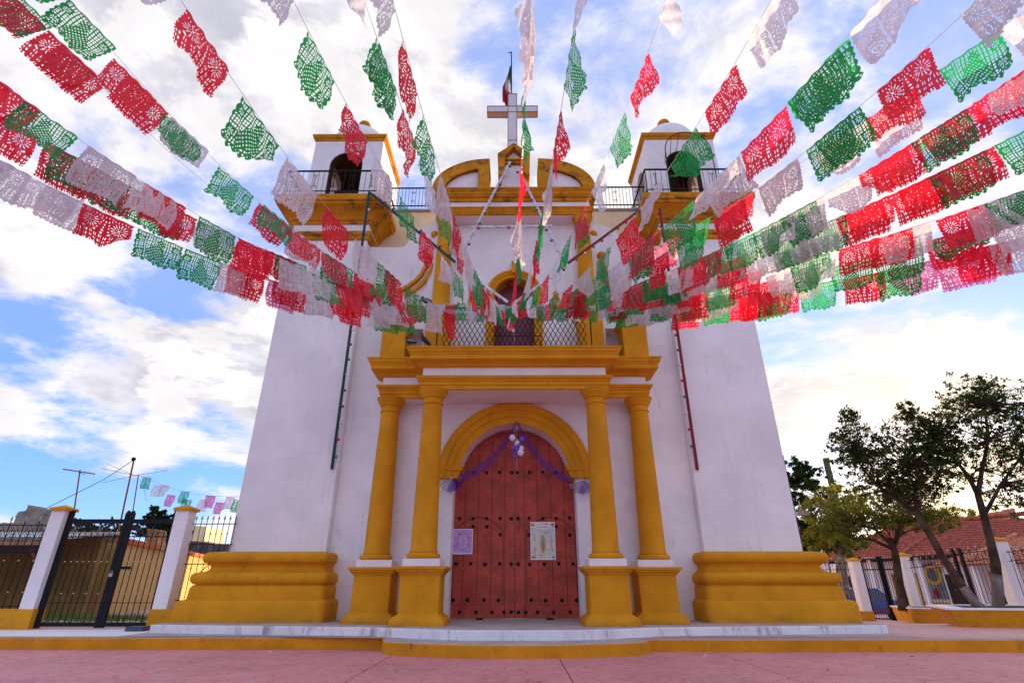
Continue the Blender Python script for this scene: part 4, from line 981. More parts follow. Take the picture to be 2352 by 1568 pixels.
def garland(label, az, a, b, seq, s_far, pitch, s_near=.35, s_end=11.5, anchor=None, width=1.0, seed=0, double=.25, drop=1.0, swing=8, tilt=0):
    A = Vector(anchor) if anchor is not None else ANCH
    u = Vector((math.sin(R(az)), -math.cos(R(az)), 0)); r_ = random.Random(seed * 13 + int(az * 7))
    def pos(s): return A + u * s + Vector((0, 0, a * s + b * s * s))
    t = thing('paper_flag_garland', label, 'garland', A, 'garlands of cut paper flags fanning out from the balcony')
    n = 40; MB().tube([pos(s_end * i / n) for i in range(n + 1)], .0024, 4).build('cord', M['balwhite'], t)
    s = s_far; i = 0
    while s - FW * width > s_near:
        for rep in range(2 if (r_.random() < double and s > 2.6) else 1):
            c = seq[i % len(seq)] if rep == 0 else r_.choice('RGW')
            p1 = pos(s - FW * width) if az >= 0 or True else pos(s)
            p0 = pos(s); p1 = pos(s - FW * width)
            if r_.random() < .5: p0, p1 = p1, p0
            ex = (p1 - p0).normalized(); dn = Vector((0, 0, -1)); dn = (dn - ex * dn.dot(ex) * .55).normalized()
            # hang with a little swing about the cord
            hz_ = ex.cross(dn).normalized(); th_ = R(r_.gauss(tilt, swing * (.35 if abs(az) < 13 or s < 3 else 1))); dz = dn * math.cos(th_) + hz_ * math.sin(th_) * (1 if hz_.x > 0 else -1); ny = dz.cross(ex).normalized()
            mx = Matrix((ex, ny, -dz)).transposed().to_4x4(); mx.translation = p0 - A + (Vector((0, 0, 0)) if rep == 0 else ex * r_.uniform(.05, .2))
            fm = flag_mesh[c]; o = bpy.data.objects.new('paper_flag', fm[r_.choice((0, 1, 3)) % len(fm) if (abs(az) < 13 or r_.random() < .55) else r_.randrange(len(fm))]); col.objects.link(o); o.parent = t
            o.matrix_local = mx @ Matrix.Diagonal((width * r_.uniform(.95, 1.03), 1, drop * (.82 if s < 2.8 else 1) * r_.uniform(.94, 1.06), 1))
        s -= pitch * r_.uniform(.985, 1.015); i += 1
G = garland
# left side (azimuth measured from the view axis, negative = left)
G('garland with wide gaps, upper left, starting below the left belfry', -16, -.765, .069, 'WRGWRWRGWRGWRGW', 8.47, .555, s_near=2.7, seed=1, double=.05)
G('garland crossing in front of the left belfry, second from the top left', -12, -.56, .05, 'WGRWGRWGRWGRW', 8.05, .62, s_near=1.3, seed=2, double=.05)
G('steep garland left of the cross, the outer of the close pair', -8, -.56, .05, 'WGRWGRWGRWG', 7.9, .64, s_near=1.3, seed=3, double=.05)
G('steep garland left of the cross, the inner of the close pair', -6, -.66, .06, 'WRGWRWGRWGR', 7.98, .62, s_near=1.3, seed=4, double=.1)
G('dense garland from the top left corner down to the balcony', -31, -.64, .075, 'RGGRWGRWGRWGRWG', 8.98, .535, width=1.08, s_near=2.7, seed=5, double=.45)
G('dense garland below the corner one on the left, white flags at its outer end', -31, -.6, .05, 'RGWRGRWGRWRGW', 8.38, .50, s_near=2.7, seed=6, double=.6)
G('garland crossing the middle of the left edge, mostly red', -34, -.486, .036, 'WRRGRWRGWRGRW', 8.6, .48, s_near=2.6, seed=7, double=.5)
G('lowest garland on the left, low against the clouds', -38, -.567, .045, 'RWWRGGRPWRWGRW', 8.6, .50, s_near=2.5, seed=8, double=.5)
G('short run of green and red flags in the top left corner', -35.5, -.625, .0745, 'GRGRG', 9.1, .40, s_end=11, s_near=7.0, seed=31, double=.7, width=1.1)
# centre
G('garland passing straight overhead just right of the cross', 1, -.64, .04, 'WGRWGRWGRWGR', 8.3, .60, s_near=0.5, seed=10, double=.1)
G('overhead garland slanting right of the centre one', 3.5, -.60, .045, 'WGRWGRWGRWGR', 8.25, .62, s_near=2.6, seed=11, double=.1)
# right side
G('steep garland between the cross and the right belfry', 10, -.52, .05, 'WRGWRGWRGWRG', 7.62, .62, s_near=1.5, seed=12, double=.05)
G('garland crossing in front of the right belfry', 15, -.6, .055, 'WRGWRGWRGWRG', 7.83, .62, s_near=1.9, seed=13, double=.05)
G('garland right of the right belfry, starting with a large grey white flag', 21, -.52, .045, 'WGRWGRWGRWGR', 8.22, .635, width=1.28, drop=1.12, s_near=2.2, seed=14, double=.25)
G('garland on the right with a big red flag near the top corner', 24, -.52, .04, 'WRGWRGRWGRWGRW', 8.55, .62, s_near=2.4, seed=15, double=.2)
G('garland from the top right corner led by a bright green flag', 29, -.338, .022, 'WGRWWRGRGRWGRW', 8.70, .58, s_near=2.6, seed=16, double=.35)
G('dense red garland across the upper right', 32, -.472, .036, 'GRRRWWGGRWGRWGRW', 8.6, .44, s_near=2.6, seed=17, double=.6)
G('dense garland across the middle of the right edge', 36, -.436, .029, 'GGRRRGWWRWGRWGRW', 8.5, .42, s_near=2.5, seed=18, double=.6)
G('green and red garland in the third row from the bottom right', 40, -.431, .024, 'GGRWRWWRGRWGRWG', 8.3, .44, s_near=2.4, seed=19, double=.5)
G('second lowest garland on the right', 42, -.455, .0255, 'RWRGGWRWRGWRGWR', 8.3, .50, s_near=2.4, seed=20, double=.2)
G('lowest garland on the right, low above the bright sky', 44, -.476, .026, 'RWPPRGRRWRWGRWG', 8.2, .46, s_near=2.3, seed=21, double=.5)
# along the balcony railing
t = thing('paper_flag_garland', 'level garland of narrow flags along the lattice balcony railing', 'garland', (0, 10.02, 6.27))
MB().tube([(-2.3 + 5.4 * i / 30, 9.98, 6.29 - .03 * math.sin(i * .7) + .14 * (abs(i - 15) / 15) ** 4) for i in range(31)], .003, 4).build('cord', M['balwhite'], t)
x = -2.15; i = 0; seqr = 'RGWRGWGRWGRWGRGWRGWRGRWGRWGRWG'
while x < 2.85:
    fm = flag_mesh[seqr[i % len(seqr)]]; o = bpy.data.objects.new('paper_flag', fm[rnd.randrange(6)]); col.objects.link(o); o.parent = t
    ang = R(rnd.uniform(-9, 9)); wd = rnd.uniform(.40, .58); dr_ = rnd.uniform(.92, 1.06)
    o.matrix_local = Matrix.Translation((x, 9.97 - 10.02 - rnd.uniform(0, .05), .015 + rnd.uniform(-.02, .02))) @ Matrix.Rotation(ang, 4, 'Z') @ Matrix.Rotation(R(rnd.uniform(-8, 8)), 4, 'X') @ Matrix.Diagonal((wd, 1, dr_, 1))
    x += wd * FW * rnd.uniform(.86, 1.02); i += 1

# ================================================================== LEFT: gate, fence, neighbours
def gate_post(x, y, label, zb=.515, zt=2.28, hw=.135, group='white gate posts with ochre caps'):
    t = thing('gate_post', label, 'post', (x, y, zb), group)
    MB().box(x - hw, x + hw, y - hw, y + hw, zb, zt).build('shaft', M['plaster'], t)
    c = hw + .038; MB().add([(x - c, y - c, zt), (x + c, y - c, zt), (x + c, y + c, zt), (x - c, y + c, zt), (x - c, y - c, zt + .055), (x + c, y - c, zt + .055), (x + c, y + c, zt + .055), (x - c, y + c, zt + .055), (x, y, zt + .13)],
        [(3, 2, 1, 0), (0, 1, 5, 4), (1, 2, 6, 5), (2, 3, 7, 6), (3, 0, 4, 7), (4, 5, 8), (5, 6, 8), (6, 7, 8), (7, 4, 8)]).build('cap', M['ochre'], t)
    return t
FY = 11.25
gate_post(-6.64, FY, 'white post with ochre cap between the black gate and the church plinth')
gate_post(-9.14, FY, 'leftmost white post with ochre cap beside the black gate')
lw = thing('fence_base_wall', 'low ochre wall left of the black gate', 'wall', (-12, FY, .17)); MB().box(-22, -8.98, FY - .15, FY + .15, .17, .515).build('wall', M['ochre'], lw)
lw = thing('fence_base_wall', 'short low ochre wall between the black gate and the plinth', 'wall', (-6.4, FY, .17)); MB().box(-6.80, -5.5, FY - .15, FY + .15, .17, .515).build('wall', M['ochre'], lw)
bar_cache = {}
def spear_bar(parent, x, y, z0, z1, knots=(), tip=True, r=.009, dirx=(1, 0)):
    key = (round(z0, 2), round(z1, 2), knots, tip, r)
    if key not in bar_cache:
        q = MB(); q.k = 0; q.tube([(0, 0, 0), (0, 0, z1 - z0)], r, 5)
        for k in knots: q.k = 1; q.ball((0, 0, k - z0), .018, 8, (1.1, 1.1, .9))
        if tip: q.k = 2; q.tube([(0, 0, z1 - z0), (0, 0, z1 - z0 + .03), (0, 0, z1 - z0 + .10)], [.006, .022, .002], 6)
        me = bpy.data.meshes.new('bar'); me.from_pydata(q.v, [], q.f); [me.materials.append(m_) for m_ in (M['iron'], M['brass'], M['tin'])]; me.polygons.foreach_set('material_index', q.mi); bar_cache[key] = me
    o = bpy.data.objects.new('bar', bar_cache[key]); col.objects.link(o); o.parent = parent; o.location = Vector((x, y, z0)) - Vector(parent.location); return o
def curl(q, x, y, z, s_, r=.05):
    q.tube([(x + s_ * (.012 + (r - .004 * i) * (1 - math.cos(i * .6)) * .7), y, z + (r - .003 * i) * math.sin(i * .6)) for i in range(9)], .006, 4)
# double gate
gt = thing('gate', 'black iron double gate with padlock between two white posts', 'gate', (-7.9, FY, .2))
gx0, gxm, gx1 = -9.0, -7.80, -6.78
q = MB()
q.box(gx0, gx0 + .09, FY - .03, FY + .03, .20, 2.30); q.box(gx1 - .09, gx1, FY - .03, FY + .03, .20, 2.30)
q.box(gx0 + .09, gx1 - .09, FY - .028, FY + .028, 2.05, 2.13); q.box(gx0 + .09, gx1 - .09, FY - .028, FY + .028, .22, .29)
q.bar((gx0 + .09, FY, .62), (gx1 - .09, FY, .62), .012, .012); q.bar((gx0 + .09, FY, 1.80), (gx1 - .09, FY, 1.80), .02, .02)
q.box(gxm - .045, gxm + .035, FY - .035, FY + .03, .20, 2.24); q.box(gxm + .045, gxm + .125, FY - .035, FY + .03, .20, 2.24)
q.prism([(gxm - .045, 2.24), (gxm + .035, 2.24), (gxm - .005, 2.30)], FY - .035, FY + .03); q.prism([(gxm + .045, 2.24), (gxm + .125, 2.24), (gxm + .085, 2.30)], FY - .035, FY + .03)
q.build('gate_frame', M['iron'], gt)
for xa, xb, n in ((gx0 + .09, gxm - .045, 9), (gxm + .125, gx1 - .09, 7)):
    for k in range(1, n): x = xa + (xb - xa) * k / n; spear_bar(gt, x, FY, .29, 1.80 if k % 2 else 2.05, (1.34,) if k % 2 else (.78, 1.34), False)
    q = MB()
    for k in range(1, n, 2):
        x = xa + (xb - xa) * k / n; curl(q, x, FY, 1.84, 1); curl(q, x, FY, 1.84, -1); q.tube([(x, FY, 1.80), (x, FY, 1.93)], .007, 4)
        q.bar((x - (xb - xa) / n, FY, 1.81), (x, FY, 2.05), .008, .008); q.bar((x + (xb - xa) / n, FY, 1.81), (x, FY, 2.05), .008, .008)
    q.build('gate_scrollwork', M['iron'], gt)
MB().box(gxm + .06, gxm + .36, FY - .06, FY - .035, 1.20, 1.255).build('latch', M['iron'], gt)
pl_ = thing('padlock', 'small silver padlock on the black gate', 'padlock', (gxm + .03, FY - .07, 1.1)); MB().box(gxm, gxm + .06, FY - .085, FY - .05, 1.07, 1.13).build('lock_body', M['tin'], pl_); MB().tube([(gxm + .012, FY - .068, 1.13), (gxm + .012, FY - .068, 1.165), (gxm + .03, FY - .068, 1.18), (gxm + .048, FY - .068, 1.165), (gxm + .048, FY - .068, 1.13)], .006, 5).build('shackle', M['tin'], pl_)
# fence left of the gate
fl = thing('iron_fence', 'black iron fence with spear tips and scrolls left of the gate', 'fence', (-12, FY, .5))
q = MB()
for z in (2.02, 1.78): q.bar((-22, FY, z), (-9.28, FY, z), .018, .018)
q.bar((-22, FY, 1.61), (-9.28, FY, 1.61), .07, .03); q.bar((-22, FY, 1.52), (-9.28, FY, 1.52), .05, .03); q.bar((-22, FY, .56), (-9.28, FY, .56), .014, .014); q.build('rail', M['iron'], fl)
q = MB()
for k in range(28):
    x = -9.42 - .145 * k
    spear_bar(fl, x, FY, .515, 1.93 if k % 2 == 0 else 2.10, (.80, 1.36) if k % 2 == 0 else (), True)
    if k % 2 == 0: curl(q, x, FY, 1.82, 1); curl(q, x, FY, 1.82, -1); q.bar((x - .145, FY, 1.79), (x, FY, 2.02), .008, .008); q.bar((x + .145, FY, 1.79), (x, FY, 2.02), .008, .008)
q.build('fence_scrollwork', M['iron'], fl)
# small panel between post and tower, cut round the plinth
fr_ = thing('iron_fence', 'narrow black iron fence panel cut around the church plinth', 'fence', (-6.2, FY, .5))
q = MB()
for z, xa, xb in ((2.05, -6.52, -5.62), (1.66, -6.52, -5.62), (1.30, -6.54, -6.0), (.66, -6.54, -6.42)): q.bar((xa, FY + .1, z), (xb, FY + .1, z), .016, .016)
q.bar((-6.0, FY + .1, 1.30), (-6.18, FY + .1, 1.12), .014, .014); q.build('rail', M['iron'], fr_)
for k in range(8):
    x = -6.46 + .115 * k; spear_bar(fr_, x, FY + .1, [.52, .52, .62, .72, 1.2, 1.25, 1.38, 1.48][k], 2.12, (1.86,) if k > 1 else (1.22,), True, .007)
bx_ = MB().box(-6.92, -6.62, 10.72, 10.98, .18, .25).build('utility_box', M['bluegrey']); tag(bx_, 'small blue grey box on the ground by the step end', 'box')

# yellow house wall running away on the left, with terracotta coping
yh = thing('yellow_house', 'low yellow building with orange coping behind the gate', 'house', (-12, 18, .1))
q = MB(); A0, A1 = Vector((-11.35, 16.6)), Vector((-15.6, 31)); q.add([(A0.x, A0.y, .1), (A1.x, A1.y, .1), (A1.x, A1.y, 2.03), (A0.x, A0.y, 2.03), (A0.x - 6, A0.y, .1), (A0.x - 6, A0.y, 2.1), (A1.x - 6, A1.y, 2.1), (A1.x - 6, A1.y, .1)],
        [(0, 1, 2, 3), (0, 3, 5, 4), (3, 2, 6, 5), (1, 7, 6, 2)]); q.build('wall', M['yellow_house'], yh)
q = MB(); d = (A1 - A0).normalized(); nrm = Vector((-d.y, d.x)) * -1
q.add([(A0.x + .12, A0.y - .05, 2.0), (A1.x + .12, A1.y, 2.0), (A1.x + .12, A1.y, 2.13), (A0.x + .12, A0.y - .05, 2.13), (A0.x - .3, A0.y, 2.0), (A1.x - .3, A1.y, 2.0), (A1.x - .3, A1.y, 2.22), (A0.x - .3, A0.y, 2.22)],
      [(0, 1, 2, 3), (3, 2, 6, 7), (4, 5, 1, 0), (0, 3, 7, 4)]); q.build('coping', M['terracotta'], yh)
# shed with awning
sh_ = thing('shed', 'open shed with olive walls and a tin awning on orange posts', 'shed', (-16, 16, .1))
MB().box(-30, -11.4, 15.6, 15.9, .1, 2.15).build('wall', M['olive'], sh_)
q = MB(); q.add([(-30, 13.3, 1.90), (-10.6, 13.3, 1.90), (-11.2, 16.2, 2.25), (-30, 16.2, 2.25), (-30, 13.3, 1.95), (-10.6, 13.3, 1.95), (-11.2, 16.2, 2.30), (-30, 16.2, 2.30)], [(3, 2, 1, 0), (4, 5, 6, 7), (0, 1, 5, 4), (1, 2, 6, 5), (2, 3, 7, 6), (3, 0, 4, 7)]); q.build('awning', M['tin'], sh_)
MB().box(-30, -10.7, 13.36, 13.42, 1.74, 1.895).build('fascia_board', M['wood'], sh_)
for xp in (-10.95, -13.6, -16.2):
    q = MB(); q.bar((xp, 13.5, .1), (xp, 13.5, 1.88), .09, .09); q.bar((xp, 13.5, 1.15), (xp - .55, 13.5, 1.74), .05, .05); q.build('post', M['rust'], sh_)
# ruined wall and junk on the roofs
def rough_block(name, label, cat, pts, y0, y1, m, seed=1, group=None):
    r_ = random.Random(seed); poly = []
    for (xa, za), (xb, zb2) in zip(pts, pts[1:] + pts[:1]):
        for i in range(4):
            t_ = i / 4; poly.append((xa + (xb - xa) * t_ + r_.uniform(-.03, .03), za + (zb2 - za) * t_ + (r_.uniform(-.04, .04) if za > 2.0 else 0)))
    q = MB(); q.prism(poly, y0, y1); o = q.build(name, m); tag(o, label, cat, group); return o
def pxpoly(L, Y): return [(at(x, y, Y).x, at(x, y, Y).z) for x, y in L]
rough_block('ruined_wall', 'broken grey stone wall above the shed roof, left of the gate post', 'wall', pxpoly([(-30, 1232), (118, 1232), (112, 1197), (104, 1182), (95, 1169), (80, 1165), (62, 1161), (60, 1171), (46, 1174), (36, 1184), (30, 1202), (12, 1206), (4, 1200), (-30, 1202)], 17.5), 17.5, 18.2, M['stone'], 3)
rough_block('rubble_wall', 'low pink grey rubble wall on the roof seen through the gate', 'wall', pxpoly([(150, 1240), (262, 1246), (255, 1224), (236, 1212), (214, 1212), (206, 1206), (160, 1214), (150, 1214)], 19), 19, 19.8, M['stone'], 5)
rough_block('tree_stump', 'brown wooden stump block standing on the roof behind the gate', 'block', pxpoly([(333, 1255), (360, 1260), (362, 1216), (336, 1214)], 19), 19, 19.5, M['wood'], 6)
rough_block('house', 'small pale yellow house block far behind the fence panel', 'house', pxpoly([(428, 1240), (470, 1242), (474, 1210), (430, 1202)], 45), 45, 48, M['cream'], 7)
rough_block('house', 'low dark roofed building beyond the fence panel', 'house', pxpoly([(405, 1290), (560, 1296), (560, 1252), (425, 1242), (405, 1246)], 40), 40, 44, mat('dark_roofs', (.08, .09, .10), .8, .5, 1.2, .3), 8)
jn = MB(); r_ = random.Random(5)
for k in range(46):
    p = at(r_.choice([r_.uniform(170, 210), r_.uniform(195, 262), r_.uniform(262, 330)]), r_.uniform(1196, 1228), 18.2 + r_.uniform(0, 1)); a = r_.uniform(0, math.pi); L = r_.uniform(.2, .7)
    jn.bar(p - Vector((math.cos(a), .2, math.sin(a) * .7)) * L / 2, p + Vector((math.cos(a), .2, math.sin(a) * .7)) * L / 2, r_.uniform(.02, .10), .04)
o = jn.build('scrap_pile', mat('dark_scrap', (.05, .04, .035), .8, .5, 3, 0), fix=False); tag(o, 'tangle of scrap wood and metal on the roof behind the gate', 'scrap', kind='stuff')
# television aerials and mast
def mast(label, b, tpx, Y, m, arms=(), r=.03, name='antenna'):
    p0 = at(b[0], b[1], Y); p1 = at(tpx[0], tpx[1], Y); t = thing(name, label, 'antenna', p0); MB().tube([(p0.x, p0.y, 1.0), p0, p1], r, 6).build('mast', m, t)
    for (xa, ya, xb, yb, rr) in arms: MB().tube([at(xa, ya, Y), at(xb, yb, Y)], rr, 5).build('arm', m, t)
    return t
mast('rusty aerial with a slanted crossbar, left of the gate middle', (160, 1240), (184, 1079), 19, M['rust'], ((145, 1077, 218, 1088, .022), (180, 1085, 196, 1089, .010)), .024)
t = mast('tall rusty mast with a dark lamp head behind the gate', (268, 1240), (307, 1058), 18, M['rust'], (), .028, 'mast'); MB().ball(at(307, 1054, 18), .07, 10).build('lamp_head', M['iron'], t)
mast('thin aerial pole holding the far garland of small flags', (295, 1240), (318, 1090), 20, M['rust'], ((232, 1075, 312, 1092, .008), (246, 1065, 318, 1095, .007), (318, 1090, 386, 1080, .008), (318, 1090, 234, 1108, .008), (330, 1118, 336, 1150, .006)), .02)
wr = MB().tube([at(307, 1056, 18), at(240, 1100, 17.5), at(170, 1135, 17), at(100, 1170, 16.5)], .012, 4).build('cable', M['iron']); tag(wr, 'dark cable slanting down left from the lamp mast', 'cable')
# far garland
A2 = at(318, 1090, 20); B2 = at(560, 1140, 19)
t = thing('paper_flag_garland', 'far garland of small pastel flags between the aerial and the tower', 'garland', A2)
MB().tube([A2.lerp(B2, i / 12) + Vector((0, 0, -.25 * math.sin(math.pi * i / 12))) for i in range(13)], .005, 4).build('cord', M['p_pink'], t)
for k, (u_, c, dy) in enumerate(((.05, 'G', 0), (.17, 'W', .1), (.24, 'W', 0), (.32, 'P', .25), (.44, 'G', 0), (.47, 'G', .25), (.62, 'W', .15), (.67, 'P', 0), (.77, 'P', .2), (.85, 'W', 0), (.92, 'G', .1), (.99, 'G', 0))):
    p = A2.lerp(B2, u_) + Vector((0, 0, -.25 * math.sin(math.pi * u_) - dy)); fm = flag_mesh[c]; o = bpy.data.objects.new('paper_flag', fm[k % 3]); col.objects.link(o); o.parent = t
    o.matrix_local = Matrix.Translation(p - A2) @ Matrix.Rotation(R(-10), 4, 'Z') @ Matrix.Rotation(R(6), 4, 'Y') @ Matrix.Diagonal((.88, 1, 1.12, 1))
# grass at the foot of the yellow wall
gq = MB(); r_ = random.Random(9)
for k in range(2600):
    x = r_.uniform(-11.6, -8.0); y = r_.uniform(13.2, 15.4); 
    if r_.random() > .25 + .75 * math.exp(-((y - 14.3) / .6) ** 2): continue
    h = r_.uniform(.05, .16); a = r_.uniform(0, 6.28); dx, dy = .012 * math.cos(a), .012 * math.sin(a); l = r_.uniform(-.04, .04)
    gq.add([(x - dx, y - dy, .17), (x + dx, y + dy, .17), (x + l, y + l, .17 + h)], [(0, 1, 2)])
o = gq.build('grass', M['grass'], fix=False); tag(o, 'rough green grass at the foot of the yellow wall', 'grass', kind='stuff')

# ================================================================== RIGHT: planters, fence, houses
def ztr(y): return max(.174 - .047 * max(0, min(y, 31) - 12), -.72)
def planter(label, pts, zt, zb, grp='low ochre tree planters'):
    t = thing('planter', label, 'planter', (pts[0][0], pts[0][1], zb), grp)
    cx = sum(p[0] for p in pts) / len(pts); cy = sum(p[1] for p in pts) / len(pts)
    n = len(pts); inn = [(cx + (x - cx) * .94, cy + (y - cy) * .94) for x, y in pts]
    vs = [(x, y, zb) for x, y in inn] + [(x, y, zt) for x, y in pts]
    q = MB(); q.add(vs, [(i, (i + 1) % n, n + (i + 1) % n, n + i) for i in range(n)] + [tuple(range(n, 2 * n))]); q.build('side_wall', M['ochre'], t)
    big_ = [(cx + (x - cx) * 1.03, cy + (y - cy) * 1.03) for x, y in pts]; sm = [(cx + (x - cx) * .86, cy + (y - cy) * .86) for x, y in pts]; q = MB()
    q.add([(x, y, zt) for x, y in big_] + [(x, y, zt + .035) for x, y in big_] + [(x, y, zt + .035) for x, y in sm] + [(x, y, zt) for x, y in sm],
          [(k * n + i, k * n + (i + 1) % n, ((k + 1) % 4) * n + (i + 1) % n, ((k + 1) % 4) * n + i) for i in range(n) for k in range(4)]); q.build('coping', M['white'], t)
    MB().add([(x, y, zt + .01) for x, y in sm], [tuple(range(n))]).build('soil', M['soil'], t, fix=False); return t
p1 = [(11.45, 16.9), (12.9, 16.4), (14.0, 17.3), (13.6, 18.6), (12.0, 18.9)]
planter('small planter with a young tree by the iron gate', [(11.15, 17.0), (12.2, 16.4), (13.0, 17.0), (12.9, 18.2), (11.6, 18.5)], .30, ztr(16.7) - .02)
planter('large planter holding the leaning tree and the tall tree', [(8.65, 11.95), (10.6, 11.55), (12.4, 11.7), (13.4, 12.7), (12.4, 14.0), (9.6, 13.9)], .475, ztr(12) - .02)

# fence along the street side
def zf(y): return ztr(y)
PA, PA2, PB = (12.75, 21.9), (14.15, 21.2), (14.45, 17.2)
gate_post(PA[0], PA[1], 'farthest white post with ochre cap right of the church', ztr(21.9) + .33, 1.72, .16); 
gate_post(PA2[0], PA2[1], 'white post with ochre cap behind the young tree', ztr(21.2) + .33, 1.86, .16)
gate_post(PB[0], PB[1], 'white post with ochre cap behind the tall tree', ztr(17.2) + .2, 2.10, .17)
gate_post(14.7, 13.2, 'nearest white post of the street fence at the right edge', ztr(13.2) + .2, 2.3, .17)
bw_ = thing('fence_base_wall', 'low ochre wall under the street fence on the right', 'wall', (14.3, 17, 0))
q = MB()
for (xa, ya), (xb, yb) in ((PA2, PB), (PB, (14.7, 13.2)), ((14.7, 13.2), (14.9, 9.0))):
    w2 = .13; q.add([(xa - w2, ya, ztr(ya) - .1), (xb - w2, yb, ztr(yb) - .1), (xb - w2, yb, ztr(yb) + .34), (xa - w2, ya, ztr(ya) + .34), (xa + w2, ya, ztr(ya) - .1), (xb + w2, yb, ztr(yb) - .1), (xb + w2, yb, ztr(yb) + .34), (xa + w2, ya, ztr(ya) + .34)],
        [(0, 1, 2, 3), (3, 2, 6, 7), (7, 6, 5, 4), (1, 5, 6, 2), (0, 3, 7, 4)])
q.box(11.2, 12.95, 21.75, 22.05, ztr(22) - .1, ztr(22) + .34)
q.build('wall', M['ochre'], bw_)
sf = thing('iron_fence', 'black iron street fence with spear tips right of the church', 'fence', (14.3, 17, .3))
def fence_run(par, a, b, n, za, zb2, h, scroll=True):
    a, b = Vector(a), Vector(b); q = MB()
    for hh in (h - .10, h - .34, .10):
        q.bar((a.x, a.y, za + hh), (b.x, b.y, zb2 + hh), .022, .022)
    for k in range(n):
        t_ = (k + .5) / n; p = a.lerp(b, t_); z = za + (zb2 - za) * t_
        spear_bar(par, p.x, p.y, z, z + (h if k % 2 else h - .12), (), True, .0085)
        if scroll and k % 2: 
            dd = (b - a).normalized(); 
            q.bar((p.x - dd.x * .12, p.y - dd.y * .12, z + h - .33), (p.x, p.y, z + h - .1), .006, .006); q.bar((p.x + dd.x * .12, p.y + dd.y * .12, z + h - .33), (p.x, p.y, z + h - .1), .006, .006)
    q.build('rail', M['iron'], par)
fence_run(sf, (PA2[0] + .05, PA2[1] - .2), (PB[0], PB[1] + .2), 26, ztr(21.2) + .34, ztr(17.2) + .34, 1.72)
fence_run(sf, (PB[0], PB[1] - .2), (14.7, 13.4), 26, ztr(17.2) + .34, ztr(13.2) + .34, 1.62)
fence_run(sf, (14.72, 13.0), (14.9, 9.2), 18, ztr(13) + .34, ztr(9.2) + .34, 1.7)
for y_ in (18.9, 18.6): MB().box(14.28, 14.36, y_ - .04, y_ + .04, ztr(19), 2.0).build('fence_post', M['iron'], sf)
g2 = thing('gate', 'black iron gate between two white posts right of the church', 'gate', (13.4, 21.6, -.2)); q = MB()
def gpt(t_): return Vector(PA).lerp(Vector(PA2), t_)
zg = ztr(21.6)
for t_ in (.14, .5, .56, .86): p = gpt(t_); q.box(p.x - .035, p.x + .035, p.y - .035, p.y + .035, zg + .03, zg + 2.15)
for z in (.08, 1.70, 2.05): a, b = gpt(.14), gpt(.86); q.bar((a.x, a.y, zg + z), (b.x, b.y, zg + z), .04, .03)
q.build('gate_frame', M['iron'], g2)
for k in range(1, 14): p = gpt(.14 + .72 * k / 14); spear_bar(g2, p.x, p.y, zg + .08, zg + 2.05, (), True, .010)
fr2 = thing('iron_fence', 'short black fence between the tower and the farthest white post', 'fence', (12, 22, 0)); fence_run(fr2, (10.9, 21.9), (12.55, 21.9), 12, zg + .34, zg + .34, 1.7)

# tiled houses across the street
def quad_roof(name, parent, A, B, C_, D, m, dx=.26, dl=.42, h=.07, single=None, limit=99999):
    """barrel tiles laid down a roof plane: A-B eave, D-C ridge"""
    A, B, C_, D = map(Vector, (A, B, C_, D)); q = MB(); nrm_ = (B - A).cross(D - A).normalized()
    if nrm_.z < 0: nrm_ = -nrm_
    n = int((B - A).length / dx); deck = MB(); deck.add([A - nrm_ * .02, B - nrm_ * .02, C_ - nrm_ * .02, D - nrm_ * .02], [(0, 1, 2, 3)]); deck.build('roof_deck', M['terracotta'], parent, fix=False)
    cnt = 0; r_ = random.Random(4); tile = None
    for i in range(n):
        t_ = (i + .5) / n; p0 = A.lerp(B, t_); p1 = D.lerp(C_, t_) if (C_ - D).length > .01 else D
        L = (p1 - p0).length
        if L < .1: continue
        dn = (p1 - p0).normalized(); sd2 = dn.cross(nrm_).normalized(); m2 = int(L / dl)
        for k in range(m2):
            c0 = p0 + dn * (dl * k - .03) + nrm_ * (.0 + r_.uniform(-.008, .012)) + sd2 * r_.uniform(-.012, .012); c1 = c0 + dn * (dl + .06) + nrm_ * -.02; w0, w1 = dx * .52, dx * .42; vs = []
            for c, w_ in ((c0, w0), (c1, w1)):
                for j in range(5): a = math.pi * j / 4; vs.append(c + sd2 * (math.cos(a) * w_) + nrm_ * (math.sin(a) * h + (.02 if c is c0 else 0)))
            fs = [(j, j + 1, 6 + j, 5 + j) for j in range(4)] + [(0, 1, 2, 3, 4)]
            if single:
                o = MB().add(vs, fs).build('tile', m, parent, fix=False)
            else: q.add(vs, fs)
    if not single:
        o = q.build('roof_tiles', m, parent, fix=False); o['kind'] = 'stuff'
ha = thing('tiled_house', 'long white house with a dark red tiled roof across the street', 'house', (27, 38, -.7))
W0, W1 = Vector((25.6, 46.5)), Vector((28.6, 31.5))
wd_ = (W1 - W0).normalized(); wn = Vector((wd_.y, -wd_.x)) * 1
if wn.x > 0: wn = -wn
def hp(t_, off=0, z=0): p = W0.lerp(W1, t_) + wn * off; return Vector((p.x, p.y, z))
Lw = (W1 - W0).length
q = MB(); a, b = hp(0), hp(1); c, d = hp(1, -8), hp(0, -8)
q.add([(a.x, a.y, -.75), (b.x, b.y, -.75), (b.x, b.y, 2.75), (a.x, a.y, 2.75), (c.x, c.y, -.75), (c.x, c.y, 2.75), (d.x, d.y, -.75), (d.x, d.y, 2.75)], [(0, 1, 2, 3), (1, 4, 5, 2), (4, 6, 7, 5), (6, 0, 3, 7)]); q.build('wall', M['white'], ha)
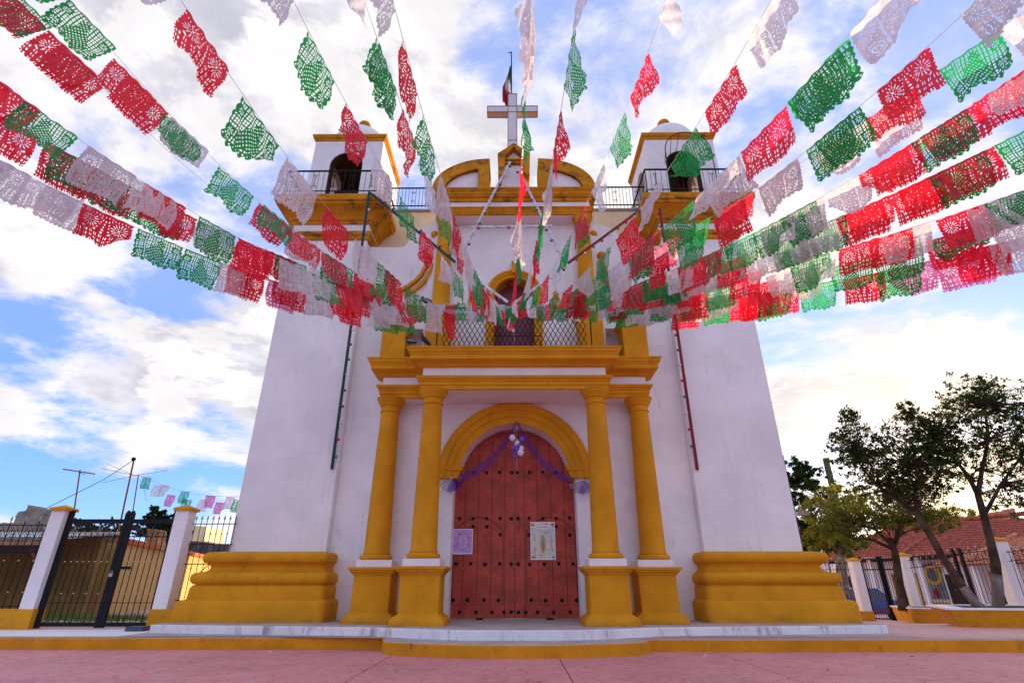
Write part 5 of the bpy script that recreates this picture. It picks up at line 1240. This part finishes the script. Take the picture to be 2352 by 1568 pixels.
def wbox(par, nm, t0, t1, z0, z1, off0, off1, m):
    q = MB(); P4 = [hp(t0, off0), hp(t1, off0), hp(t1, off1), hp(t0, off1)]
    q.add([(p.x, p.y, z0) for p in P4] + [(p.x, p.y, z1) for p in P4], [(0, 1, 2, 3), (4, 5, 6, 7), (0, 1, 5, 4), (1, 2, 6, 5), (2, 3, 7, 6), (3, 0, 4, 7)]); return q.build(nm, m, par)
wbox(ha, 'dado', 0, 1, -.75, -.15, 0, .04, M['ochre'])
for k, t_ in enumerate((.12, .40, .66, .86)):
    hw_ = .85 / Lw; wbox(ha, 'door_frame', t_ - hw_ - .012, t_ + hw_ + .012, -.75, 1.60, .03, .07, M['ochre'] if k % 2 else M['white']); dd = wbox(ha, 'door', t_ - hw_, t_ + hw_, -.75, 1.48, .06, .10, M['darkwood'])
    for sx in (-.4, .4):
        for zz in (-.2, .6, 1.1): MB().ball(hp(t_ + sx * hw_, .12, zz), .05, 6).build('door_knob', M['brass'], dd)
for k, t_ in enumerate((.02, .24, .30, .50, .56, .76, .98)):
    wbox(ha, 'porch_post', t_ - .012, t_ + .012, -.75, 2.5, .95, 1.15, M['white'])
wbox(ha, 'porch_beam', 0, 1, 2.35, 2.55, .95, 1.12, M['darkwood'])
ml = wbox(ha, 'mural_panel', .505, .595, .05, 2.15, .05, .09, mat('mural_blue_grey', (.22, .27, .30), .8, .3, 1.5))
q = MB()
cc_ = hp(.55, .11, 1.45); a2 = Vector((wd_.x, wd_.y, 0))
for k in range(24):
    a = 2 * math.pi * k / 24; a_n = 2 * math.pi * (k + 1) / 24
    vs = [cc_ + a2 * (r_x * math.cos(an)) + Vector((0, 0, r_z * math.sin(an))) for an in (a, a_n) for r_x, r_z in ((.62, .58), (.40, .38))]; q.add(vs, [(0, 1, 3, 2)])
q.build('mural_ring', mat('mural_yellow', (.75, .5, .05), .8), ml, fix=False)
q = MB(); q.ball(cc_ + Vector((0, 0, -1.05)), .26, 10, (1, .3, 1.1)); q.build('mural_red_patch', mat('mural_red', (.75, .08, .04), .8, .3, 6), ml)
quad_roof('roof', ha, hp(-.02, 1.6, 2.55), hp(.52, 1.6, 2.55), hp(.50, -3.5, 4.95), hp(.15, -3.5, 4.95), M['tile'], .27, .42, .08)
quad_roof('roof', ha, hp(.52, 1.6, 2.55), hp(1.02, 1.6, 2.55), hp(.85, -3.5, 4.6), hp(.50, -3.5, 4.95), M['tile'], .27, .42, .08)
q = MB(); q.tube([hp(.52, 1.6, 2.68).lerp(hp(.50, -3.5, 5.06), i / 16) for i in range(17)], [.17 if i % 2 else .14 for i in range(17)], 8); q.tube([hp(.15, -3.5, 5.02).lerp(hp(.85, -3.5, 4.9), i / 30) for i in range(31)], [.15 if i % 2 else .125 for i in range(31)], 8); q.build('ridge_tiles', M['tile'], ha, smooth=60)
# second house: lighter tiles, nearer on the right
hb_ = thing('tiled_house', 'nearer house with light orange roof tiles at the right edge', 'house', (24, 28, -.6))
cA = at(2205, 1299, 29.0); cB = at(2300, 1300, 26.8); cD = at(2480, 1296, 24.5)
eL = Vector((24.0, 28.9, 1.72)); 
E0 = at(2215, 1297, 29.5); E1 = at(2500, 1293, 24.0); Rg0 = at(2335, 1232, 33.0); Rg1 = at(2560, 1205, 29.5)
E1.z = E0.z; Rg1.z = Rg0.z
quad_roof('roof', hb_, E0, E1, Rg1, Rg0, M['tile_light'], .30, .46, .09)
quad_roof('roof', hb_, E0 + Vector((2.6, 6.5, 0)), E0, Rg0, Rg0 + Vector((.01, .01, 0)), M['tile_light'], .30, .46, .09)
q = MB(); q.tube([E0.lerp(Rg0, i / 12) + Vector((0, 0, .12)) for i in range(13)], .14, 8); q.build('ridge_tiles', M['tile_light'], hb_, smooth=60)
dirE = (E1 - E0).normalized(); nE = Vector((dirE.y, -dirE.x, 0)); nE = nE if nE.y < 0 else -nE
q = MB(); i0 = E0 - nE * 1.4 + dirE * .6; i1 = E1 - nE * 1.4
q.add([(i0.x, i0.y, -.75), (i1.x, i1.y, -.75), (i1.x, i1.y, E0.z + .2), (i0.x, i0.y, E0.z + .2)], [(0, 1, 2, 3)]); q.build('wall', M['white'], hb_, fix=False)
for t_ in (.22, .62):
    a = i0.lerp(i1, t_) + nE * .04; q = MB(); c0 = a - dirE * .65; c1 = a + dirE * .65; dp = nE * .05
    q.add([Vector((p.x, p.y, z)) for z in (-.75, 1.35) for p in (c0, c1, c1 + dp, c0 + dp)], [(0, 1, 2, 3), (4, 5, 6, 7), (0, 1, 5, 4), (1, 2, 6, 5), (2, 3, 7, 6), (3, 0, 4, 7)]); d_ = q.build('door', M['darkwood'], hb_)
    for zz in (-.1, .7):
        for sx in (-.3, .3): MB().ball(a + dirE * sx + nE * .06 + Vector((0, 0, zz - a.z)), .05, 6).build('door_knob', M['brass'], d_)
for t_ in (.04, .42, .8): p = E0.lerp(E1, t_) - nE * .25; MB().box(p.x - .12, p.x + .12, p.y - .12, p.y + .12, -.75, E0.z).build('porch_post', M['white'], hb_)
# higher roof behind
hc = thing('tiled_house', 'higher light tiled roof rising behind the dark red one', 'house', (35, 46, -.7))
quad_roof('roof', hc, at(2150, 1222, 47), at(2340, 1206, 42), at(2330, 1166, 49), at(2190, 1196, 52), M['tile_light'], .36, .55, .09)
q = MB(); q.box(at(2150, 1222, 47).x + 1.5, 48, 46, 56, -.75, 5.2); q.build('wall', M['white'], hc)
# low white houses far down the street behind the tower edge
rough_block('house', 'white house glimpsed between the tower plinth and the fence', 'house', pxpoly([(1868, 1420), (1960, 1420), (1960, 1262), (1885, 1258), (1868, 1290)], 48), 48, 54, M['white'], 11)
# car
ct = thing('parked_car', 'blue and purple car glimpsed behind the farthest white post', 'car', at(1958, 1398, 27))
c0 = at(1945, 1405, 27.0); X0, Yc, Zc = c0.x - .9, 27.0, -.58
prof_ = [(X0, Zc + .25), (X0 + .05, Zc + .72), (X0 + .5, Zc + .80), (X0 + .95, Zc + 1.32), (X0 + 2.5, Zc + 1.34), (X0 + 3.1, Zc + .86), (X0 + 3.9, Zc + .78), (X0 + 4.0, Zc + .28)]
q = MB(); q.prism(prof_, Yc, Yc + 1.65); q.build('car_body', M['carblue'], ct)
q = MB(); q.prism([(X0 + .72, Zc + .86), (X0 + 1.0, Zc + 1.25), (X0 + 2.4, Zc + 1.27), (X0 + 2.85, Zc + .88)], Yc - .01, Yc + .01); q.build('car_window', M['glass'], ct)
for xw in (X0 + .75, X0 + 3.1):
    q = MB(); q.prism([(xw + .31 * math.cos(2 * math.pi * k / 16), Zc + .31 + .31 * math.sin(2 * math.pi * k / 16)) for k in range(16)], Yc - .02, Yc + .2); q.build('wheel', M['rubber'], ct)
q = MB(); q.box(X0 + .1, X0 + 3.95, Yc - .012, Yc + .01, Zc + .30, Zc + .55); q.build('lower_panel', M['carpurple'], ct)
# utility poles and line
up = thing('utility_pole', 'dark utility pole with a crossarm tight against the right tower', 'pole', (13.5, 27, -.5))
b0, b1 = at(1838, 1262, 26), at(1806, 1060, 26); q = MB(); q.tube([(b0.x + .05, 26, -.7), (b0.x + .02, 26, b1.z + .3)], .11, 8); q.build('pole_shaft', M['ironfar'], up)
p = at(1836, 1180, 25.8); MB().box(p.x - .15, p.x + .42, 25.7, 25.95, p.z - .06, p.z + .10).build('crossarm', M['concrete'], up)
q = MB(); q.tube([(p.x + .1, 25.8, p.z + .1), (p.x + .1, 25.8, p.z + .6)], .02, 5); q.tube([(p.x, 25.8, p.z + .12), (p.x + .2, 25.8, p.z + .35)], .015, 5); q.build('insulator', M['tin'], up)
u2 = thing('utility_pole', 'greenish wooden utility pole rising among the bright foliage', 'pole', at(1905, 1290, 30))
a = at(1896, 1052, 30); q = MB(); q.tube([(a.x, 30, -.7), (a.x, 30, a.z)], [.2, .16], 8); q.build('pole_shaft', mat('greenish_wood', (.10, .13, .07), .9, .3, 3), u2)
o = MB().tube([(p.x + .1, 25.8, p.z + .45), at(1960, 1178, 30), at(2100, 1175, 34)], .02, 4).build('cable', M['ironfar']); tag(o, 'thin overhead cable running right from the utility pole', 'cable')

# ------------------------------------------------------------------ trees
def tree(name, label, trunk, crowns, nleaf, lsize, mleaf, mtrunk, limbs=(), seed=1, limed=None, twigs=60, group=None):
    """trunk: list of (x,y,z,r); crowns: list of (centre, radii, weight)"""
    r_ = random.Random(seed); rg = np.random.RandomState(seed)
    t = thing(name, label, 'tree', trunk[0][:3], group)
    q = MB(); q.tube([p[:3] for p in trunk], [p[3] for p in trunk], 10)
    for L in limbs: q.tube([p[:3] for p in L], [p[3] for p in L], 7)
    tips = []
    allp = [p for L in ([trunk[len(trunk) // 2:]] + list(limbs)) for p in L]
    ends = []; voids = [Vector((r_.uniform(-1, 1), r_.uniform(-1, 1), r_.uniform(-1, 1))) for _ in range(9)]
    for k in range(twigs * 3):
        c, rad, w_ = r_.choices(crowns, weights=[cr[2] for cr in crowns])[0]
        v = Vector((r_.gauss(0, 1), r_.gauss(0, 1), r_.gauss(0, 1))).normalized() * (r_.random() ** .42) * r_.uniform(.86, 1.15)
        if any((v - o_).length < .30 for o_ in voids): continue
        e = Vector(c) + Vector((v.x * rad[0], v.y * rad[1], v.z * rad[2])); ends.append(e)
        if k % 4 == 0:
            s_ = min(allp, key=lambda p: (Vector(p[:3]) - e).length + r_.uniform(0, .8)); s0 = Vector(s_[:3]); L_ = (e - s0).length
            mid = s0.lerp(e, .5) + Vector((r_.uniform(-.25, .25), r_.uniform(-.25, .25), r_.uniform(-.1, .3))) * L_ * .4
            m1 = s0.lerp(mid, .5) + Vector((r_.uniform(-1, 1), r_.uniform(-1, 1), r_.uniform(-1, 1))) * L_ * .06; m2 = mid.lerp(e, .5) + Vector((r_.uniform(-1, 1), r_.uniform(-1, 1), r_.uniform(-1, 1))) * L_ * .06
            q.tube([s0, m1, mid, m2, e], [min(.022, s_[3] * .4), .015, .011, .007, .003], 4)
    q.build('trunk', mtrunk, t, smooth=60)
    if limed: 
        q = MB(); q.tube([p[:3] for p in limed], [p[3] * 1.04 for p in limed], 10); q.build('limed_bark', M['limed'], t, smooth=60)
    # clumped leaves round twig ends
    N = nleaf; E = np.array([tuple(e) for e in ends]); pick = rg.randint(0, len(E), N)
    sp = rg.uniform(.3, 1.1, len(E))[pick][:, None] * np.array([.26, .26, .20]); ctr = E[pick] + rg.normal(0, 1, (N, 3)) * sp * (np.mean([cr[1][0] for cr in crowns]) / 2.2) * .62
    a = rg.normal(0, 1, (N, 3)); a /= np.linalg.norm(a, axis=1)[:, None]; b = np.cross(a, rg.normal(0, 1, (N, 3))); b /= np.linalg.norm(b, axis=1)[:, None]
    sz = lsize * rg.uniform(.6, 1.3, (N, 1)); V = np.stack([ctr - a * sz, ctr + b * sz * .42, ctr + a * sz, ctr - b * sz * .42], 1).reshape(-1, 3)
    me = bpy.data.meshes.new('crown'); me.vertices.add(4 * N); me.vertices.foreach_set('co', V.ravel()); me.loops.add(4 * N); me.loops.foreach_set('vertex_index', np.arange(4 * N)); me.polygons.add(N)
    me.polygons.foreach_set('loop_start', np.arange(N) * 4); me.polygons.foreach_set('loop_total', np.full(N, 4)); me.materials.append(mleaf); me.update(calc_edges=True)
    o = link('crown', me, None, t); return t
def tp(x, y, Y, r): p = at(x, y, Y); return (p.x, p.y, p.z, r)
def cr(x, y, Y, rx, ry_, rz, w_=1): return (tuple(at(x, y, Y)), (rx, ry_, rz), w_)
tree('tree', 'tall dark leafed tree in the large planter at the right edge',
     [tp(2294, 1405, 12.9, 0.1122), tp(2292, 1350, 12.9, 0.0990), tp(2286, 1290, 12.9, 0.0924), tp(2272, 1230, 12.95, 0.0792), tp(2256, 1170, 13.0, 0.0726), tp(2246, 1135, 13.0, 0.0660)],
     [cr(2250, 1010, 13, 1.5, 1.4, 1.0, 3), cr(2130, 990, 13.2, 1.1, 1.1, .65, 2), cr(2230, 925, 13, .8, .8, .75, 1.3), cr(2340, 960, 13, 1.0, 1.2, 1.0, 2), cr(2345, 1110, 13, .9, 1.1, .8, 1.4), cr(2255, 890, 13, .28, .3, .45, .35), cr(2085, 950, 13.2, .35, .4, .3, .5)],
     22000, .038, M['leaf_dark'], M['bark'],
     [[tp(2246, 1135, 13.0, 0.0594), tp(2225, 1095, 13.1, 0.0462), tp(2190, 1050, 13.2, 0.0330), tp(2150, 1005, 13.3, 0.0198)], [tp(2246, 1135, 13.0, 0.0594), tp(2255, 1080, 12.9, 0.0462), tp(2270, 1010, 12.8, 0.0330), tp(2262, 930, 12.8, 0.0165)], [tp(2262, 1180, 13.0, 0.0462), tp(2300, 1110, 12.8, 0.0330), tp(2345, 1050, 12.6, 0.0198)]],
     3, [tp(2294, 1405, 12.9, 0.1135), tp(2293, 1370, 12.9, 0.1056), tp(2289, 1320, 12.9, 0.0977)], 420)
tree('tree', 'slanting dark tree leaning left out of the large planter',
     [tp(2262, 1402, 12.4, 0.1056), tp(2240, 1385, 12.4, 0.0858), tp(2200, 1330, 12.5, 0.0792), tp(2165, 1280, 12.6, 0.0759), tp(2135, 1225, 12.7, 0.0726), tp(2105, 1180, 12.8, 0.0660), tp(2080, 1160, 12.9, 0.0594)],
     [cr(2060, 1080, 13.2, 1.3, 1.2, .75, 3), cr(1975, 1030, 13.5, .8, .9, .55, 1.6), cr(2100, 1115, 13, .9, 1.0, .45, 1.1), cr(1935, 1010, 13.6, .35, .5, .35, .7), cr(2140, 1040, 13.0, .8, .9, .6, 1.5), cr(1950, 960, 13.6, .2, .3, .3, .3)],
     18000, .038, M['leaf_dark'], M['bark'],
     [[tp(2105, 1180, 12.8, 0.0594), tp(2060, 1145, 13, 0.0462), tp(2010, 1110, 13.3, 0.0330), tp(1970, 1060, 13.5, 0.0198)], [tp(2105, 1180, 12.8, 0.0528), tp(2100, 1120, 13, 0.0330), tp(2080, 1070, 13.1, 0.0198)]],
     5, [tp(2262, 1402, 12.4, 0.1069), tp(2240, 1385, 12.4, 0.0884), tp(2212, 1347, 12.45, 0.0818)], 360)
tree('tree', 'young feathery green tree in the small planter by the iron gate',
     [tp(2074, 1402, 17.3, 0.1224), tp(2066, 1340, 17.3, 0.1080), tp(2058, 1280, 17.3, 0.1008), tp(2048, 1240, 17.3, 0.0792)],
     [cr(2010, 1180, 17.5, 2.0, 1.4, .75, 3), cr(2120, 1195, 17.4, 1.2, 1.2, .40, 1.2), cr(1950, 1205, 17.5, 1.0, 1.0, .5, 1.2), cr(2060, 1130, 17.5, .9, 1, .6, 1)],
     10000, .05, M['leaf_warm'], M['bark'],
     [[tp(2052, 1255, 17.3, 0.0648), tp(2010, 1215, 17.4, 0.0432), tp(1960, 1200, 17.5, 0.0216)], [tp(2052, 1255, 17.3, 0.0648), tp(2070, 1200, 17.4, 0.0432), tp(2080, 1150, 17.5, 0.0216)], [tp(2056, 1262, 17.3, 0.0576), tp(2000, 1238, 17.4, 0.0360), tp(1950, 1235, 17.4, 0.0216)]],
     7, None, 200)
tree('tree', 'bright green backlit tree between the tower and the young tree',
     [tp(1938, 1400, 24, .25), tp(1934, 1330, 24, .22), tp(1930, 1270, 24, .18), tp(1925, 1220, 24, .15)],
     [cr(1920, 1200, 24, 1.3, 1.3, 1.5, 3), cr(1895, 1240, 24, .9, 1, .7, 1.2), cr(1960, 1150, 24, .8, .9, .8, 1)],
     14000, .07, M['leaf_bright'], M['limed'], [[tp(1928, 1245, 24, .12), tp(1905, 1205, 24, .08), tp(1890, 1160, 24, .03)]], 9, None, 130)
tree('tree', 'dark dense tree standing just behind the right tower edge',
     [tp(1850, 1400, 29, .3), tp(1848, 1290, 29, .25), tp(1846, 1200, 29, .18)],
     [cr(1850, 1150, 29, 1.8, 1.8, 2.0, 3), cr(1865, 1230, 29, 1.4, 1.4, 1.2, 1.5), cr(1825, 1090, 29, .8, 1, .9, 1)],
     22000, .08, M['leaf_dark'], M['bark'], [[tp(1847, 1240, 29, .15), tp(1870, 1190, 29, .08), tp(1890, 1150, 29, .03)]], 11, None, 120)
tree('tree', 'pale feathery tree behind the dark red roof',
     [tp(2150, 1330, 60, .35), tp(2150, 1250, 60, .3), tp(2150, 1210, 60, .2)],
     [cr(2150, 1200, 60, 5.0, 3, 1.4, 3), cr(2075, 1210, 60, 2.0, 3, 1.5, 1)], 16000, .14, M['leaf_bright'], M['bark'], (), 13, None, 90)
tree('tree', 'dark leafy tree behind the gate, left of the right gate post',
     [tp(375, 1300, 21, .16), tp(375, 1240, 21, .13), tp(372, 1210, 21, .09)],
     [cr(368, 1208, 21, .75, .8, .45, 3), cr(360, 1180, 21, .25, .3, .3, .6), cr(400, 1220, 21, .6, .8, .4, 1.3)], 12000, .06, M['leaf_dark'], M['bark'], (), 15, None, 90)
# small litter on the paving and kerb
def litter(label, px, z, L, m, a, cat='litter'):
    v = at(px[0], px[1], 8.0) - CAM; p = CAM + v * ((z - CAM.z) / v.z)
    d = Vector((math.cos(a), math.sin(a), 0)); n_ = Vector((-d.y, d.x, 0)); q = MB()
    q.add([p - d * L - n_ * L * .05 + Vector((0, 0, .004)), p - n_ * L * .28 + Vector((0, 0, .012)), p + d * L + Vector((0, 0, .006)), p + n_ * L * .25 + Vector((0, 0, .018)), p + Vector((0, 0, .022))], [(0, 1, 4), (1, 2, 4), (2, 3, 4), (3, 0, 4)])
    tag(q.build('fallen_leaf' if cat == 'leaf' else 'paper_scrap', m, fix=False), label, cat)
litter('pale straw coloured dry leaf lying below the kerb, right of centre', (1990, 1503), .001, .10, M['wood'], .2, 'leaf')
litter('small brown dry leaf on the pink paving below the right plinth', (2096, 1509), .001, .045, M['bark'], -.1, 'leaf')
litter('white paper scrap on the pink paving below the left plinth', (620, 1498), .001, .03, M['white'], .3)
litter('tiny white scrap on the paving left of the curved kerb', (820, 1500), .001, .02, M['white'], 1.0)
litter('dark dry leaf on the pink paving at the right bottom', (1902, 1540), .001, .035, M['bark'], .8, 'leaf')
litter('white scrap beside the right end of the curved kerb', (1620, 1506), .001, .03, M['white'], .1)
